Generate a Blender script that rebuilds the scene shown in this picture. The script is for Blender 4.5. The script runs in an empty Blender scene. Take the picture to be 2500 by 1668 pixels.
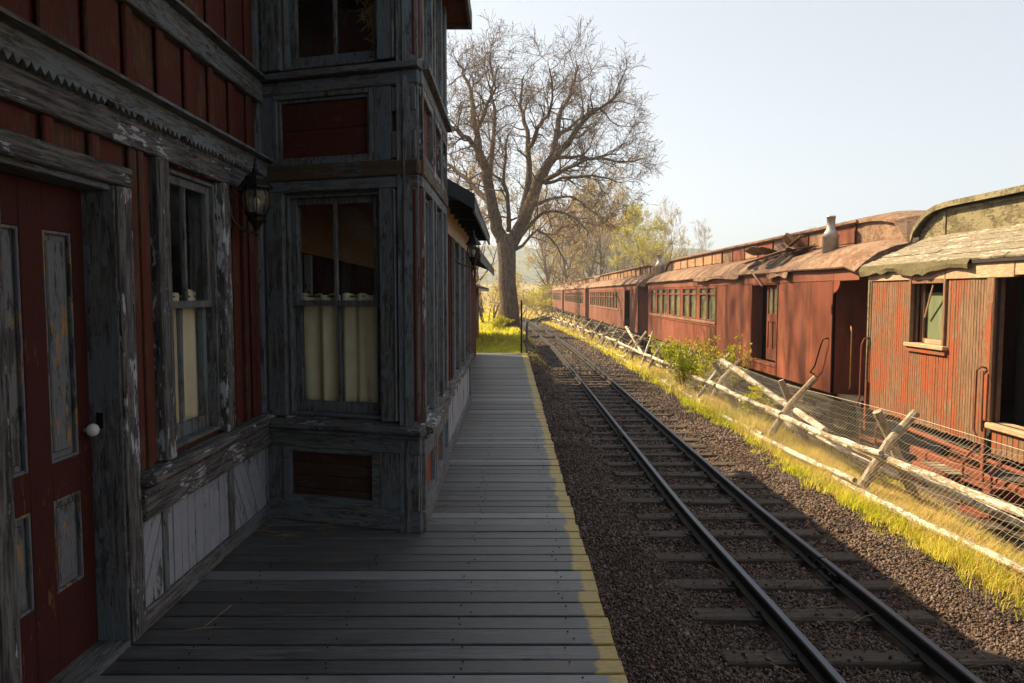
import bpy, math, random
import numpy as np
from mathutils import Vector, Matrix

# ---------------------------------------------------------------- camera, sky, sun, exposure
scene = bpy.context.scene
COL = scene.collection
cam_d = bpy.data.cameras.new('camera')
cam_d.sensor_width = 36.0
cam_d.lens = 25.28
cam_d.clip_start = 0.05
cam_d.clip_end = 6000
cam = bpy.data.objects.new('camera', cam_d)
COL.objects.link(cam)
cam.location = (0, 0, 1.6)
cam.rotation_euler = (math.radians(90 - 3.78), 0, 0)
scene.camera = cam

SUN_AZ_FRONT = math.radians(32)      # degrees the sun stands ahead of square-left
SUN_EL = math.radians(38.5)
to_sun = Vector((-math.cos(SUN_EL) * math.cos(SUN_AZ_FRONT), math.cos(SUN_EL) * math.sin(SUN_AZ_FRONT), math.sin(SUN_EL)))
world = bpy.data.worlds.new('World')
scene.world = world
world.use_nodes = True
wn = world.node_tree
bg = wn.nodes['Background']
sky = wn.nodes.new('ShaderNodeTexSky')
sky.sky_type = 'NISHITA'
sky.sun_disc = False
sky.sun_elevation = SUN_EL
sky.sun_rotation = math.atan2(to_sun.x, to_sun.y)
sky.altitude = 1200
sky.air_density = 1.0
sky.dust_density = 1.6
sky.ozone_density = 1.0
hs = wn.nodes.new('ShaderNodeHueSaturation')      # thin high haze: a paler sky all round
hs.inputs['Saturation'].default_value = 0.42
veil = wn.nodes.new('ShaderNodeMix'); veil.data_type = 'RGBA'
veil.inputs[0].default_value = 0.55
veil.inputs[7].default_value = (2.72, 2.88, 3.08, 1)
wn.links.new(sky.outputs[0], hs.inputs['Color'])
wn.links.new(hs.outputs[0], veil.inputs[6])
wn.links.new(veil.outputs[2], bg.inputs[0])
bg.inputs[1].default_value = 0.093
sun_d = bpy.data.lights.new('sun', 'SUN')
sun_d.energy = 5.0
sun_d.angle = math.radians(0.53)
sun_d.color = (1.0, 0.77, 0.45)
sun = bpy.data.objects.new('sun', sun_d)
COL.objects.link(sun)
sun.rotation_euler = (-to_sun).to_track_quat('-Z', 'Y').to_euler()
scene.view_settings.view_transform = 'Standard'
scene.view_settings.look = 'None'
scene.view_settings.gamma = 1
scene.view_settings.use_curve_mapping = False
scene.view_settings.exposure = 1.45
scene.render.engine = 'CYCLES'
scene.cycles.max_bounces = 7
scene.cycles.transparent_max_bounces = 12
scene.cycles.volume_bounces = 0
scene.cycles.sample_clamp_indirect = 6
scene.cycles.use_denoising = True

R = random.Random(7)
NP = np.random.default_rng(11)
I4 = Matrix.Identity(4)

# ---------------------------------------------------------------- mesh helpers
class MB:
    def __init__(s):
        s.v = []; s.f = []
    def add(s, vs, fs):
        b = len(s.v); s.v.extend(tuple(v) for v in vs); s.f.extend(tuple(b + i for i in f) for f in fs); return s
    def box(s, x0, x1, y0, y1, z0, z1, c=0.0):
        x0, x1 = min(x0, x1), max(x0, x1); y0, y1 = min(y0, y1), max(y0, y1); z0, z1 = min(z0, z1), max(z0, z1)
        c = min(c, (x1 - x0) * .45, (y1 - y0) * .45, (z1 - z0) * .45)
        if c <= 0:
            return s.add([(x0, y0, z0), (x1, y0, z0), (x1, y1, z0), (x0, y1, z0), (x0, y0, z1), (x1, y0, z1), (x1, y1, z1), (x0, y1, z1)],
                         [(0, 3, 2, 1), (4, 5, 6, 7), (0, 1, 5, 4), (1, 2, 6, 5), (2, 3, 7, 6), (3, 0, 4, 7)])
        vs = []; idx = {}
        for i in (0, 1):
            for j in (0, 1):
                for k in (0, 1):
                    X = (x0, x1)[i]; Y = (y0, y1)[j]; Z = (z0, z1)[k]
                    a = X + (c if i == 0 else -c); b = Y + (c if j == 0 else -c); d = Z + (c if k == 0 else -c)
                    idx[i, j, k, 0] = len(vs); vs.append((X, b, d))
                    idx[i, j, k, 1] = len(vs); vs.append((a, Y, d))
                    idx[i, j, k, 2] = len(vs); vs.append((a, b, Z))
        fs = []
        def q(*t):
            fs.append(tuple(idx[k] for k in t))
        q((0,0,0,0),(0,0,1,0),(0,1,1,0),(0,1,0,0)); q((1,0,0,0),(1,1,0,0),(1,1,1,0),(1,0,1,0))
        q((0,0,0,1),(1,0,0,1),(1,0,1,1),(0,0,1,1)); q((0,1,0,1),(0,1,1,1),(1,1,1,1),(1,1,0,1))
        q((0,0,0,2),(0,1,0,2),(1,1,0,2),(1,0,0,2)); q((0,0,1,2),(1,0,1,2),(1,1,1,2),(0,1,1,2))
        for a in (0, 1):
            for b in (0, 1):
                t = [(a,b,0,0),(a,b,1,0),(a,b,1,1),(a,b,0,1)]; q(*(t if a == b else t[::-1]))
                t = [(a,0,b,0),(a,0,b,2),(a,1,b,2),(a,1,b,0)]; q(*(t if a == b else t[::-1]))
                t = [(0,a,b,1),(1,a,b,1),(1,a,b,2),(0,a,b,2)]; q(*(t if a == b else t[::-1]))
                for k in (0, 1):
                    t = [(a,b,k,0),(a,b,k,1),(a,b,k,2)]; q(*(t if (a + b + k) % 2 == 0 else t[::-1]))
        return s.add(vs, fs)
    def tube(s, pts, rad, n=8, cap=True):
        pts = [Vector(p) for p in pts]
        if not hasattr(rad, '__len__'): rad = [rad] * len(pts)
        b = len(s.v); up = None
        for i, p in enumerate(pts):
            d = (pts[min(i + 1, len(pts) - 1)] - pts[max(i - 1, 0)])
            d = d.normalized() if d.length > 1e-9 else Vector((0, 0, 1))
            if up is None:
                up = Vector((0, 0, 1)) if abs(d.z) < .9 else Vector((1, 0, 0))
            a = d.cross(up)
            if a.length < 1e-6: a = d.orthogonal()
            a.normalize(); up = a.cross(d).normalized()
            for k in range(n):
                t = 2 * math.pi * k / n
                q = p + (a * math.cos(t) + up * math.sin(t)) * rad[i]
                s.v.append((q.x, q.y, q.z))
        for i in range(len(pts) - 1):
            for k in range(n):
                k2 = (k + 1) % n
                s.f.append((b + i * n + k, b + (i + 1) * n + k, b + (i + 1) * n + k2, b + i * n + k2))
        if cap:
            s.f.append(tuple(b + k for k in range(n)))
            s.f.append(tuple(b + (len(pts) - 1) * n + k for k in reversed(range(n))))
        return s
    def lathe(s, prof, n=16, at=(0, 0, 0), ph=0.0):
        b = len(s.v)
        for r, z in prof:
            for k in range(n):
                t = 2 * math.pi * k / n + ph
                s.v.append((at[0] + r * math.cos(t), at[1] + r * math.sin(t), at[2] + z))
        for i in range(len(prof) - 1):
            for k in range(n):
                k2 = (k + 1) % n
                s.f.append((b + i * n + k, b + i * n + k2, b + (i + 1) * n + k2, b + (i + 1) * n + k))
        s.f.append(tuple(b + k for k in reversed(range(n))))
        s.f.append(tuple(b + (len(prof) - 1) * n + k for k in range(n)))
        return s
    def prism(s, poly, ax, a0, a1):
        """poly: list of 2D points; ax: extruded axis; the other two axes in order xyz"""
        n = len(poly); vs = []
        for a in (a0, a1):
            for p in poly:
                vs.append({0: (a, p[0], p[1]), 1: (p[0], a, p[1]), 2: (p[0], p[1], a)}[ax])
        fs = [tuple(range(n)), tuple(reversed(range(n, 2 * n)))]
        for i in range(n):
            j = (i + 1) % n; fs.append((j, i, n + i, n + j))
        return s.add(vs, fs)
    def sheet(s, rows):
        """rows of points -> quads"""
        b = len(s.v); n = len(rows[0])
        for r in rows: s.v.extend(tuple(p) for p in r)
        for i in range(len(rows) - 1):
            for k in range(n - 1):
                s.f.append((b + i * n + k, b + i * n + k + 1, b + (i + 1) * n + k + 1, b + (i + 1) * n + k))
        return s

WM = {}
def link(o, parent=None, M=None):
    COL.objects.link(o)
    M = M or I4
    o.matrix_basis = M
    WM[o.name] = M.copy()
    if parent is not None:
        o.parent = parent
        o.matrix_parent_inverse = WM[parent.name].inverted()
    return o
def finish(me, mat, smooth):
    if mat is not None: me.materials.append(mat)
    if smooth:
        me.polygons.foreach_set('use_smooth', np.ones(len(me.polygons), dtype=bool))
def mk(name, mb, mat, parent=None, M=None, smooth=False):
    me = bpy.data.meshes.new(name)
    me.from_pydata(mb.v, [], mb.f)
    finish(me, mat, smooth)
    me.update()
    return link(bpy.data.objects.new(name, me), parent, M)
def npmesh(name, V, F, mat, parent=None, smooth=False):
    me = bpy.data.meshes.new(name)
    V = np.ascontiguousarray(V, dtype=np.float32); F = np.ascontiguousarray(F, dtype=np.int32)
    k = F.shape[1]
    me.vertices.add(len(V)); me.vertices.foreach_set('co', V.ravel())
    me.loops.add(F.size); me.loops.foreach_set('vertex_index', F.ravel())
    me.polygons.add(len(F)); me.polygons.foreach_set('loop_start', np.arange(0, F.size, k, dtype=np.int32))
    finish(me, mat, smooth)
    me.update(calc_edges=True); me.validate()
    return link(bpy.data.objects.new(name, me), parent)
def thing(name, label, cat, loc=(0, 0, 0), group=None):
    o = bpy.data.objects.new(name, None)
    o.empty_display_size = .2
    link(o, None, Matrix.Translation(loc))
    return tag(o, label, cat, group)
def tag(o, label=None, cat=None, group=None, kind=None):
    if label: o['label'] = label
    if cat: o['category'] = cat
    if group: o['group'] = group
    if kind: o['kind'] = kind
    return o
def frame(o, u):
    """local x = u (horizontal), local y = into the wall, z up; outward = -y"""
    u = Vector(u).normalized(); z = Vector((0, 0, 1)); y = z.cross(u)
    return Matrix(((u.x, y.x, 0, o[0]), (u.y, y.y, 0, o[1]), (0, 0, 1, o[2]), (0, 0, 0, 1)))
def bx(name, mat, parent, x0, x1, y0, y1, z0, z1, c=.004, M=None):
    return mk(name, MB().box(x0, x1, y0, y1, z0, z1, c), mat, parent, M)
def holes_wall(u0, u1, z0, z1, holes):
    """cells of a wall rectangle left after cutting the holes"""
    us = sorted({u0, u1, *[h[0] for h in holes], *[h[1] for h in holes]}); zs = sorted({z0, z1, *[h[2] for h in holes], *[h[3] for h in holes]})
    us = [u for u in us if u0 <= u <= u1]; zs = [z for z in zs if z0 <= z <= z1]
    out = []
    for a, b in zip(us, us[1:]):
        run = None
        for c, d in zip(zs, zs[1:]):
            m = ((a + b) / 2, (c + d) / 2)
            if any(h[0] < m[0] < h[1] and h[2] < m[1] < h[3] for h in holes):
                if run: out.append((a, b, *run)); run = None
            else:
                run = (run[0], d) if run else (c, d)
        if run: out.append((a, b, *run))
    return out
def clip_rect(poly, x0, x1, y0, y1):
    for ax, lim, sgn in ((0, x0, 1), (0, x1, -1), (1, y0, 1), (1, y1, -1)):
        out = []
        for i, p in enumerate(poly):
            q = poly[(i + 1) % len(poly)]
            a = sgn * (p[ax] - lim); b = sgn * (q[ax] - lim)
            if a >= 0: out.append(p)
            if (a >= 0) != (b >= 0):
                t = a / (a - b); out.append((p[0] + (q[0] - p[0]) * t, p[1] + (q[1] - p[1]) * t))
        poly = out
        if not poly: return []
    return poly

# ---------------------------------------------------------------- materials
class NT:
    def __init__(s, name):
        s.m = bpy.data.materials.new(name); s.m.use_nodes = True
        s.t = s.m.node_tree; s.t.nodes.clear()
        s.out = s.n('ShaderNodeOutputMaterial')
    def n(s, typ, **kw):
        nd = s.t.nodes.new(typ)
        for k, v in kw.items():
            if k.startswith('i_'):
                nd.inputs[k[2:].replace('_', ' ')].default_value = v
            else: setattr(nd, k, v)
        return nd
    def l(s, a, b): s.t.links.new(a, b)
    def inp(s, sock, v):
        if isinstance(v, bpy.types.NodeSocket): s.l(v, sock)
        elif v is not None: sock.default_value = v
    def math(s, op, a, b=None, clamp=False):
        nd = s.n('ShaderNodeMath', operation=op, use_clamp=clamp); s.inp(nd.inputs[0], a); s.inp(nd.inputs[1], b); return nd.outputs[0]
    def mix(s, f, a, b):
        nd = s.n('ShaderNodeMix', data_type='RGBA'); s.inp(nd.inputs[0], f)
        s.inp(nd.inputs[6], (*a, 1) if isinstance(a, tuple) and len(a) == 3 else a); s.inp(nd.inputs[7], (*b, 1) if isinstance(b, tuple) and len(b) == 3 else b)
        return nd.outputs[2]
    def ramp(s, f, a, b):
        nd = s.n('ShaderNodeMapRange', interpolation_type='SMOOTHSTEP'); s.inp(nd.inputs[0], f); nd.inputs[1].default_value = a; nd.inputs[2].default_value = b
        return nd.outputs[0]
    def noise(s, vec, scale, detail=4, rough=.6, dist=0.0):
        nd = s.n('ShaderNodeTexNoise'); s.l(vec, nd.inputs['Vector']); nd.inputs['Scale'].default_value = scale; nd.inputs['Detail'].default_value = detail
        nd.inputs['Roughness'].default_value = rough; nd.inputs['Distortion'].default_value = dist; return nd.outputs[0]
    def coord(s, scale=(1, 1, 1), rnd=True):
        tc = s.n('ShaderNodeTexCoord').outputs['Object']
        if rnd:
            oi = s.n('ShaderNodeObjectInfo').outputs['Random']
            sc = s.math('MULTIPLY', oi, 41.3)
            add = s.n('ShaderNodeVectorMath', operation='ADD'); s.l(tc, add.inputs[0]); s.l(sc, add.inputs[1]); tc = add.outputs[0]
        mp = s.n('ShaderNodeMapping'); s.l(tc, mp.inputs[0]); mp.inputs['Scale'].default_value = scale
        return mp.outputs[0]
    def pbsdf(s, col, rough=.8, metal=0.0, spec=.3, bump=None, bstr=.3, bdist=.004, **kw):
        p = s.n('ShaderNodeBsdfPrincipled'); s.inp(p.inputs['Base Color'], (*col, 1) if isinstance(col, tuple) else col)
        s.inp(p.inputs['Roughness'], rough); p.inputs['Metallic'].default_value = metal; p.inputs['Specular IOR Level'].default_value = spec
        if bump is not None:
            b = s.n('ShaderNodeBump'); b.inputs['Strength'].default_value = bstr; b.inputs['Distance'].default_value = bdist; s.l(bump, b.inputs['Height']); s.l(b.outputs[0], p.inputs['Normal'])
        for k, v in kw.items(): s.inp(p.inputs[k.replace('_', ' ')], v)
        s.l(p.outputs[0], s.out.inputs[0]); return p

MATS = {}
def wood(name, grain, paint, paint2, bare, bare2, wear, stretch=14, bstr=.5, rough=.82, patch=2.2, chip=None, gs=1.0, tg=None, across=False):
    """weathered, flaking painted timber: paint over bare wood, streaked along the grain axis"""
    key = f'{name}_{grain}'
    if key in MATS: return MATS[key]
    m = NT(key)
    sc = [stretch, stretch, stretch]; sc['xyz'.index(grain)] = 1.0
    gv = m.coord(tuple(sc)); pv = m.coord((1, 1, .45) if across else (1, 1, 1), not across)
    s2 = [3.2, 3.2, 3.2]; s2['xyz'.index(grain)] = 1.0
    cv = m.coord(tuple(s2))
    grainn = m.noise(gv, 4.0 * gs, 6, .65, .4)
    fine = m.noise(gv, 16.0 * gs, 3, .6)
    patchn = m.noise(pv, patch, 4, .6)
    chips = m.noise(cv, 9.0, 5, .7)
    w = m.math('ADD', m.math('MULTIPLY', grainn, .45), m.math('ADD', m.math('MULTIPLY', patchn, .55), m.math('MULTIPLY', chips, .55)))
    worn = m.ramp(w, 1.035 - wear * .5, 1.085 - wear * .5)
    rnd = m.n('ShaderNodeObjectInfo').outputs['Random']
    pc = m.mix(m.math('ADD', m.math('MULTIPLY', patchn, .8), m.math('MULTIPLY', rnd, .35), True), paint, paint2)
    if tg:       # narrow tongue-and-groove boards too fine to build: colour shifts from board to board
        px = m.n('ShaderNodeNewGeometry').outputs['Position']; sx = m.n('ShaderNodeSeparateXYZ'); m.l(px, sx.inputs[0])
        q = m.math('DIVIDE', sx.outputs[1], tg); wn_ = m.n('ShaderNodeTexWhiteNoise', noise_dimensions='1D'); m.l(m.math('FLOOR', q), wn_.inputs['W'])
        pc = m.mix(m.math('MULTIPLY', wn_.outputs[0], .42), pc, tuple(c * .55 for c in paint))
        groove = m.ramp(m.math('FRACT', q), .12, .0); pc = m.mix(m.math('MULTIPLY', groove, .6), pc, tuple(c * .25 for c in paint))
        gr = m.noise(m.coord((1, .9, .22), False), 2.4, 5, .65); pc = m.mix(m.math('MULTIPLY', m.ramp(gr, .44, .68), .75), pc, bare2)
        gr2 = m.noise(m.coord((1, .5, .35), False), 1.3, 5, .7); pc = m.mix(m.math('MULTIPLY', m.ramp(gr2, .5, .75), .55), pc, tuple(min(1, c * 1.5 + .02) for c in paint2))
    pc = m.mix(m.ramp(fine, .52, .72), pc, tuple(c * .55 for c in paint))
    bc = m.mix(m.ramp(grainn, .35, .65), bare, bare2)
    bc = m.mix(m.ramp(fine, .55, .7), bc, tuple(c * .35 for c in bare))
    col = m.mix(worn, pc, bc)
    if chip:
        ch2 = m.noise(cv, 5.3, 6, .75)
        col = m.mix(m.math('MULTIPLY', m.ramp(ch2, .57, .59), m.ramp(patchn, .40, .50)), col, chip)
    h = m.math('ADD', m.math('MULTIPLY', grainn, .6), m.math('ADD', m.math('MULTIPLY', fine, .5), m.math('MULTIPLY', worn, -.8)))
    m.pbsdf(col, rough, spec=.25, bump=h, bstr=bstr, bdist=.006)
    MATS[key] = m.m
    return m.m
def plain(name, col, rough=.7, metal=0.0, col2=None, scale=6, bstr=.2, spec=.3, stretch=(1, 1, 1)):
    if name in MATS: return MATS[name]
    m = NT(name); v = m.coord(stretch)
    n = m.noise(v, scale, 5, .65)
    m.pbsdf(m.mix(m.ramp(n, .3, .7), col, col2 or tuple(c * .6 for c in col)), rough, metal, spec, bump=n, bstr=bstr)
    MATS[name] = m.m
    return m.m
# station timber
def RED(g): return wood('station_red_paint', g, (.072, .018, .014), (.11, .028, .019), (.14, .07, .036), (.05, .028, .018), .50, chip=None)
def GREY(g): return wood('station_grey_paint', g, (.115, .148, .168), (.17, .205, .225), (.042, .04, .038), (.19, .195, .19), .60, bstr=.8)
def FLAKE(g): return wood('flaking_grey_paint', g, (.37, .41, .455), (.46, .495, .53), (.03, .029, .03), (.16, .162, .16), .72, bstr=1.0)
def WAIN(g): return wood('wainscot_paint', g, (.25, .285, .335), (.33, .36, .405), (.04, .04, .042), (.12, .12, .12), .37, bstr=.8)
def OCHRE(g): return wood('ochre_worn_panel', g, (.05, .018, .012), (.07, .028, .017), (.085, .052, .03), (.05, .03, .018), .62)
def PANEL(g): return wood('door_panel_grey', g, (.12, .135, .15), (.17, .185, .20), (.09, .09, .09), (.05, .05, .05), .45, chip=(.34, .19, .055))
def CREAM(g): return wood('cream_frieze', g, (.35, .31, .24), (.42, .38, .30), (.2, .17, .13), (.12, .1, .08), .3)
DARKWOOD = wood('dark_timber', 'y', (.03, .027, .025), (.045, .04, .036), (.02, .018, .016), (.06, .05, .045), .5)
ROOFMETAL = plain('roof_metal', (.05, .053, .056), .5, .3, (.035, .036, .038), 3)
DARK = plain('hole_shade_dark', (.02, .016, .013), .9)
BLACKIRON = plain('black_iron', (.02, .02, .021), .45, .6, (.035, .03, .026), 20, .3)
BRASS = plain('tarnished_brass', (.16, .11, .045), .5, .5, (.07, .05, .03), 20)
CLOTH = plain('cream_cloth', (.82, .73, .52), .9, 0, (.70, .60, .40), 3, .1)
PORCELAIN = plain('white_porcelain', (.65, .66, .66), .2, 0, (.6, .6, .6), 3, 0)
def glass(name, tint=(.97, .985, .975), dirt=.05, dirtcol=(.3, .3, .27)):
    if name in MATS: return MATS[name]
    m = NT(name)
    tr = m.n('ShaderNodeBsdfTransparent'); tr.inputs[0].default_value = (*tint, 1)
    gl = m.n('ShaderNodeBsdfGlossy'); gl.inputs['Roughness'].default_value = .03
    df = m.n('ShaderNodeBsdfDiffuse'); df.inputs[0].default_value = (*dirtcol, 1)
    lw = m.n('ShaderNodeLayerWeight'); lw.inputs[0].default_value = .5
    fr = m.math('ADD', m.math('MULTIPLY', m.math('POWER', lw.outputs['Facing'], 4.5), .55), .035)
    v = m.coord((1, 1, 1)); nz = m.noise(v, 5, 5, .7)
    bp = m.n('ShaderNodeBump'); bp.inputs['Strength'].default_value = .05; bp.inputs['Distance'].default_value = .01; m.l(m.noise(v, 2.5, 1), bp.inputs['Height']); m.l(bp.outputs[0], gl.inputs['Normal'])
    a = m.n('ShaderNodeMixShader'); m.l(fr, a.inputs[0]); m.l(tr.outputs[0], a.inputs[1]); m.l(gl.outputs[0], a.inputs[2])
    b = m.n('ShaderNodeMixShader'); m.l(m.math('MULTIPLY', m.ramp(nz, .3, .8), dirt), b.inputs[0]); m.l(a.outputs[0], b.inputs[1]); m.l(df.outputs[0], b.inputs[2])
    m.l(b.outputs[0], m.out.inputs[0]); MATS[name] = m.m; return m.m
GLASS = glass('old_window_glass')
CARGLASS = glass('dusty_coach_glass', (.8, .86, .8), .35, (.30, .32, .25))

# ================================================================ GROUND
def smooth(a, b, x):
    t = np.clip((x - a) / (b - a), 0, 1); return t * t * (3 - 2 * t)
def track_x(Y):
    Y = np.asarray(Y, dtype=float)
    return 2.07 + .10 * smooth(7.5, 3.2, Y) - 1.55 * smooth(22, 75, Y) - np.maximum(Y - 62, 0) ** 1.6 * .012
def ground_z(X, Y):
    X = np.asarray(X, dtype=float); Y = np.asarray(Y, dtype=float)
    dx = X - (track_x(Y) - 2.07)
    z = np.full(np.broadcast(X, Y).shape, -.665)
    z = z - .035 * smooth(1.0, 1.4, dx) * smooth(3.25, 2.7, dx)
    z = z - .13 * smooth(3.15, 4.1, dx) - .42 * smooth(4.0, 5.6, dx) + .3 * smooth(12, 30, X)
    left = smooth(1.15, .55, dx) * smooth(19.0, 20.0, Y)
    z = z + .42 * left
    z = z + .36 * smooth(-2.5, -4, X)
    z = z + smooth(120, 400, np.hypot(X, Y)) * 1.5
    return z
def lines(*segs):
    out = []
    for a, b, n in segs: out.extend(np.linspace(a, b, n, endpoint=False))
    return np.array(out + [segs[-1][1]])
gx = lines((-1500, -120, 10), (-120, -12, 14), (-12, -2.5, 10), (-2.5, 9, 70), (9, 30, 12), (30, 200, 12), (200, 1500, 10))
gy = lines((-60, -6, 8), (-6, 30, 110), (30, 120, 70), (120, 420, 20), (420, 2400, 14))
GX, GY = np.meshgrid(gx, gy); GZ = ground_z(GX, GY)
nx, ny = len(gx), len(gy)
ii = np.arange(ny - 1)[:, None] * nx + np.arange(nx - 1)[None, :]
GF = np.stack([ii, ii + 1, ii + 1 + nx, ii + nx], -1).reshape(-1, 4)
m = NT('ground_soil'); v = m.coord((1, 1, 1), False)
n1 = m.noise(v, .35, 6, .65); n2 = m.noise(v, 9, 5, .7)
geo = m.n('ShaderNodeNewGeometry'); sep = m.n('ShaderNodeSeparateXYZ'); m.l(geo.outputs['Position'], sep.inputs[0])
far = m.ramp(sep.outputs[1], 22, 60)
c_near = m.mix(m.ramp(n2, .35, .65), (.065, .046, .036), (.12, .086, .064))
c_far = m.mix(m.ramp(n1, .35, .65), (.20, .17, .045), (.34, .25, .09))
m.pbsdf(m.mix(far, c_near, c_far), .95, bump=n2, bstr=.5, bdist=.03)
tag(npmesh('ground', np.stack([GX, GY, GZ], -1).reshape(-1, 3), GF, m.m, smooth=True), kind='structure')

# hills: a golden field rising into a long wooded ridge
hx = np.linspace(-900, 1300, 90); hy = lines((170, 420, 14), (420, 1300, 26))
HX, HY = np.meshgrid(hx, hy)
hn = np.sin(HX * .011 + 1) * .5 + np.sin(HX * .027 + HY * .012) * .3 + np.sin(HX * .06 + HY * .03) * .15
HZ = -1.5 + 8.5 * smooth(190, 420, HY) + 44 * smooth(400, 860, HY + 60 * hn) * (1 + .05 * hn) + 2.0 * hn * smooth(250, 500, HY)
nx, ny = len(hx), len(hy)
ii = np.arange(ny - 1)[:, None] * nx + np.arange(nx - 1)[None, :]
m = NT('hill_grass_and_scrub'); v = m.coord((1, 1, 1), False)
geo = m.n('ShaderNodeNewGeometry'); sep = m.n('ShaderNodeSeparateXYZ'); m.l(geo.outputs['Position'], sep.inputs[0])
n1 = m.noise(v, .02, 6, .65); n2 = m.noise(v, .09, 5, .7)
low = m.mix(m.ramp(n2, .4, .6), (.36, .27, .09), (.26, .21, .07))
hi = m.mix(m.ramp(n1, .42, .58), (.055, .065, .035), (.13, .12, .05))
hi = m.mix(m.ramp(n2, .5, .6), hi, (.03, .042, .025))
m.pbsdf(m.mix(m.ramp(m.math('ADD', sep.outputs[1], m.math('MULTIPLY', n1, 120)), 430, 500), low, hi), 1.0)
tag(npmesh('hills', np.stack([HX, HY, HZ], -1).reshape(-1, 3), np.stack([ii, ii + 1, ii + 1 + nx, ii + nx], -1).reshape(-1, 4), m.m, smooth=True), kind='structure')

# ================================================================ PLATFORM
m = NT('platform_board')
gv = m.coord((1.0, 16, 16)); pv = m.coord((1, 1, 1))
g1 = m.noise(gv, 3.5, 6, .65, .5); g2 = m.noise(gv, 15, 3, .6); pn = m.noise(pv, 2.0, 4, .6)
rnd = m.n('ShaderNodeObjectInfo').outputs['Random']
col = m.mix(m.ramp(g1, .32, .68), (.046, .052, .058), (.155, .168, .18))
col = m.mix(m.ramp(g2, .50, .66), col, (.022, .02, .018))
col = m.mix(m.math('MULTIPLY', rnd, .85), col, (.04, .04, .04)); col = m.mix(m.math('MULTIPLY', m.ramp(rnd, .16, .08), .5), col, (.24, .25, .26))
col = m.mix(m.ramp(pn, .55, .72), col, (.075, .066, .058))
kv = m.coord((2.2, 9, 1)); vor = m.n('ShaderNodeTexVoronoi'); m.l(kv, vor.inputs['Vector']); vor.inputs['Scale'].default_value = 1.1
col = m.mix(m.ramp(vor.outputs['Distance'], .09, .05), col, (.03, .025, .022))
geo = m.n('ShaderNodeNewGeometry'); sep = m.n('ShaderNodeSeparateXYZ'); m.l(geo.outputs['Position'], sep.inputs[0])
edge = m.math('ADD', sep.outputs[0], m.math('ADD', m.math('MULTIPLY', m.math('SUBTRACT', g1, .5), .09), m.math('MULTIPLY', m.math('SUBTRACT', rnd, .5), .05)))
edge = m.math('ADD', edge, m.math('MULTIPLY', sep.outputs[1], .0068))
ym = m.math('MULTIPLY', m.ramp(edge, .392, .410), m.ramp(m.math('ADD', m.math('MULTIPLY', g1, .7), m.math('MULTIPLY', pn, .6)), .95, .78))
ym = m.math('MULTIPLY', ym, m.math('SUBTRACT', 1.0, m.math('MULTIPLY', m.ramp(g2, .48, .62), .5)))
col = m.mix(m.math('MULTIPLY', ym, .88), col, m.mix(g2, (.52, .35, .008), (.38, .26, .01)))
h = m.math('ADD', g1, m.math('MULTIPLY', g2, .6))
m.pbsdf(col, m.math('ADD', m.math('MULTIPLY', g1, .35), .26), spec=.9, bump=h, bstr=.6, bdist=.006)
PLANK = m.m
plat = tag(bx('platform', DARKWOOD, None, -2.0, .30, -3.2, 19.55, -.60, -.075, 0), kind='structure')
y = -3.0; k = 0
while y < 19.5:
    w = R.choice([.118, .135, .14, .142, .147, .158])
    e = .455 + .05 * max(0, (6 - y) / 6) - .002 * y + R.uniform(-.009, .006)
    z = R.uniform(-.003, .002)
    b = MB().box(-2.0, e, y, y + w - R.uniform(.009, .017), -.05 + z, z, .004)
    dz = R.uniform(-.004, .004)
    b.v = [(a, c + .004 * math.sin(a * 3 + k), d + (dz if a > 0 else -dz * .5)) for a, c, d in b.v]
    mk('plank', b, PLANK, plat); y += w; k += 1
nl = MB(); rr = random.Random(31)
for o in list(plat.children):
    ys = [v_.co.y for v_ in o.data.vertices]; y0, y1 = min(ys), max(ys)
    if y1 > 9: break
    for x in (-1.42, -.83, -.24, .27):
        for q in (.25, .75):
            c = (x + rr.uniform(-.035, .035), y0 + (y1 - y0) * (q + rr.uniform(-.06, .06)), .0062)
            if rr.random() < .6: nl.lathe([(.0042, -.004), (.0042, .0), (.003, .0012)], 6, c)
mk('nail_heads', nl, BLACKIRON, plat)['kind'] = 'stuff'
for j in range(10):                                  # edge posts under the boards
    bx('joist_post', DARKWOOD, plat, .301, .40, -2 + j * 2.35, -1.9 + j * 2.35, -.7, -.08)

# ================================================================ TRACK
TRK = tag(bx('railway_track', plain('track_bed', (.06, .045, .035), .95, 0, (.09, .065, .05), 14, .5), None, 1.3, 2.85, -6, 20, -.78, -.712, 0), kind='structure')
def TIE(): return wood('tie_timber', 'x', (.058, .046, .036), (.09, .073, .058), (.135, .112, .09), (.05, .039, .03), .5, bstr=1.0, stretch=10)
STEEL = NT('rail_steel'); v = STEEL.coord((8, 1, 8), False); nn = STEEL.noise(v, 3, 4)
geo = STEEL.n('ShaderNodeNewGeometry'); sep = STEEL.n('ShaderNodeSeparateXYZ'); STEEL.l(geo.outputs['Normal'], sep.inputs[0])
sp2 = STEEL.n('ShaderNodeSeparateXYZ'); STEEL.l(geo.outputs['Position'], sp2.inputs[0])
topm = STEEL.math('MULTIPLY', STEEL.ramp(sep.outputs[2], .85, .97), STEEL.ramp(sp2.outputs[2], -.512, -.506))
pb = STEEL.pbsdf(STEEL.mix(topm, (.020, .015, .013), STEEL.mix(nn, (.13, .15, .18), (.09, .10, .115))), STEEL.math('SUBTRACT', .75, STEEL.math('MULTIPLY', topm, .30)), spec=.4)
STEEL.l(topm, pb.inputs['Metallic']); STEEL = STEEL.m
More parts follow.
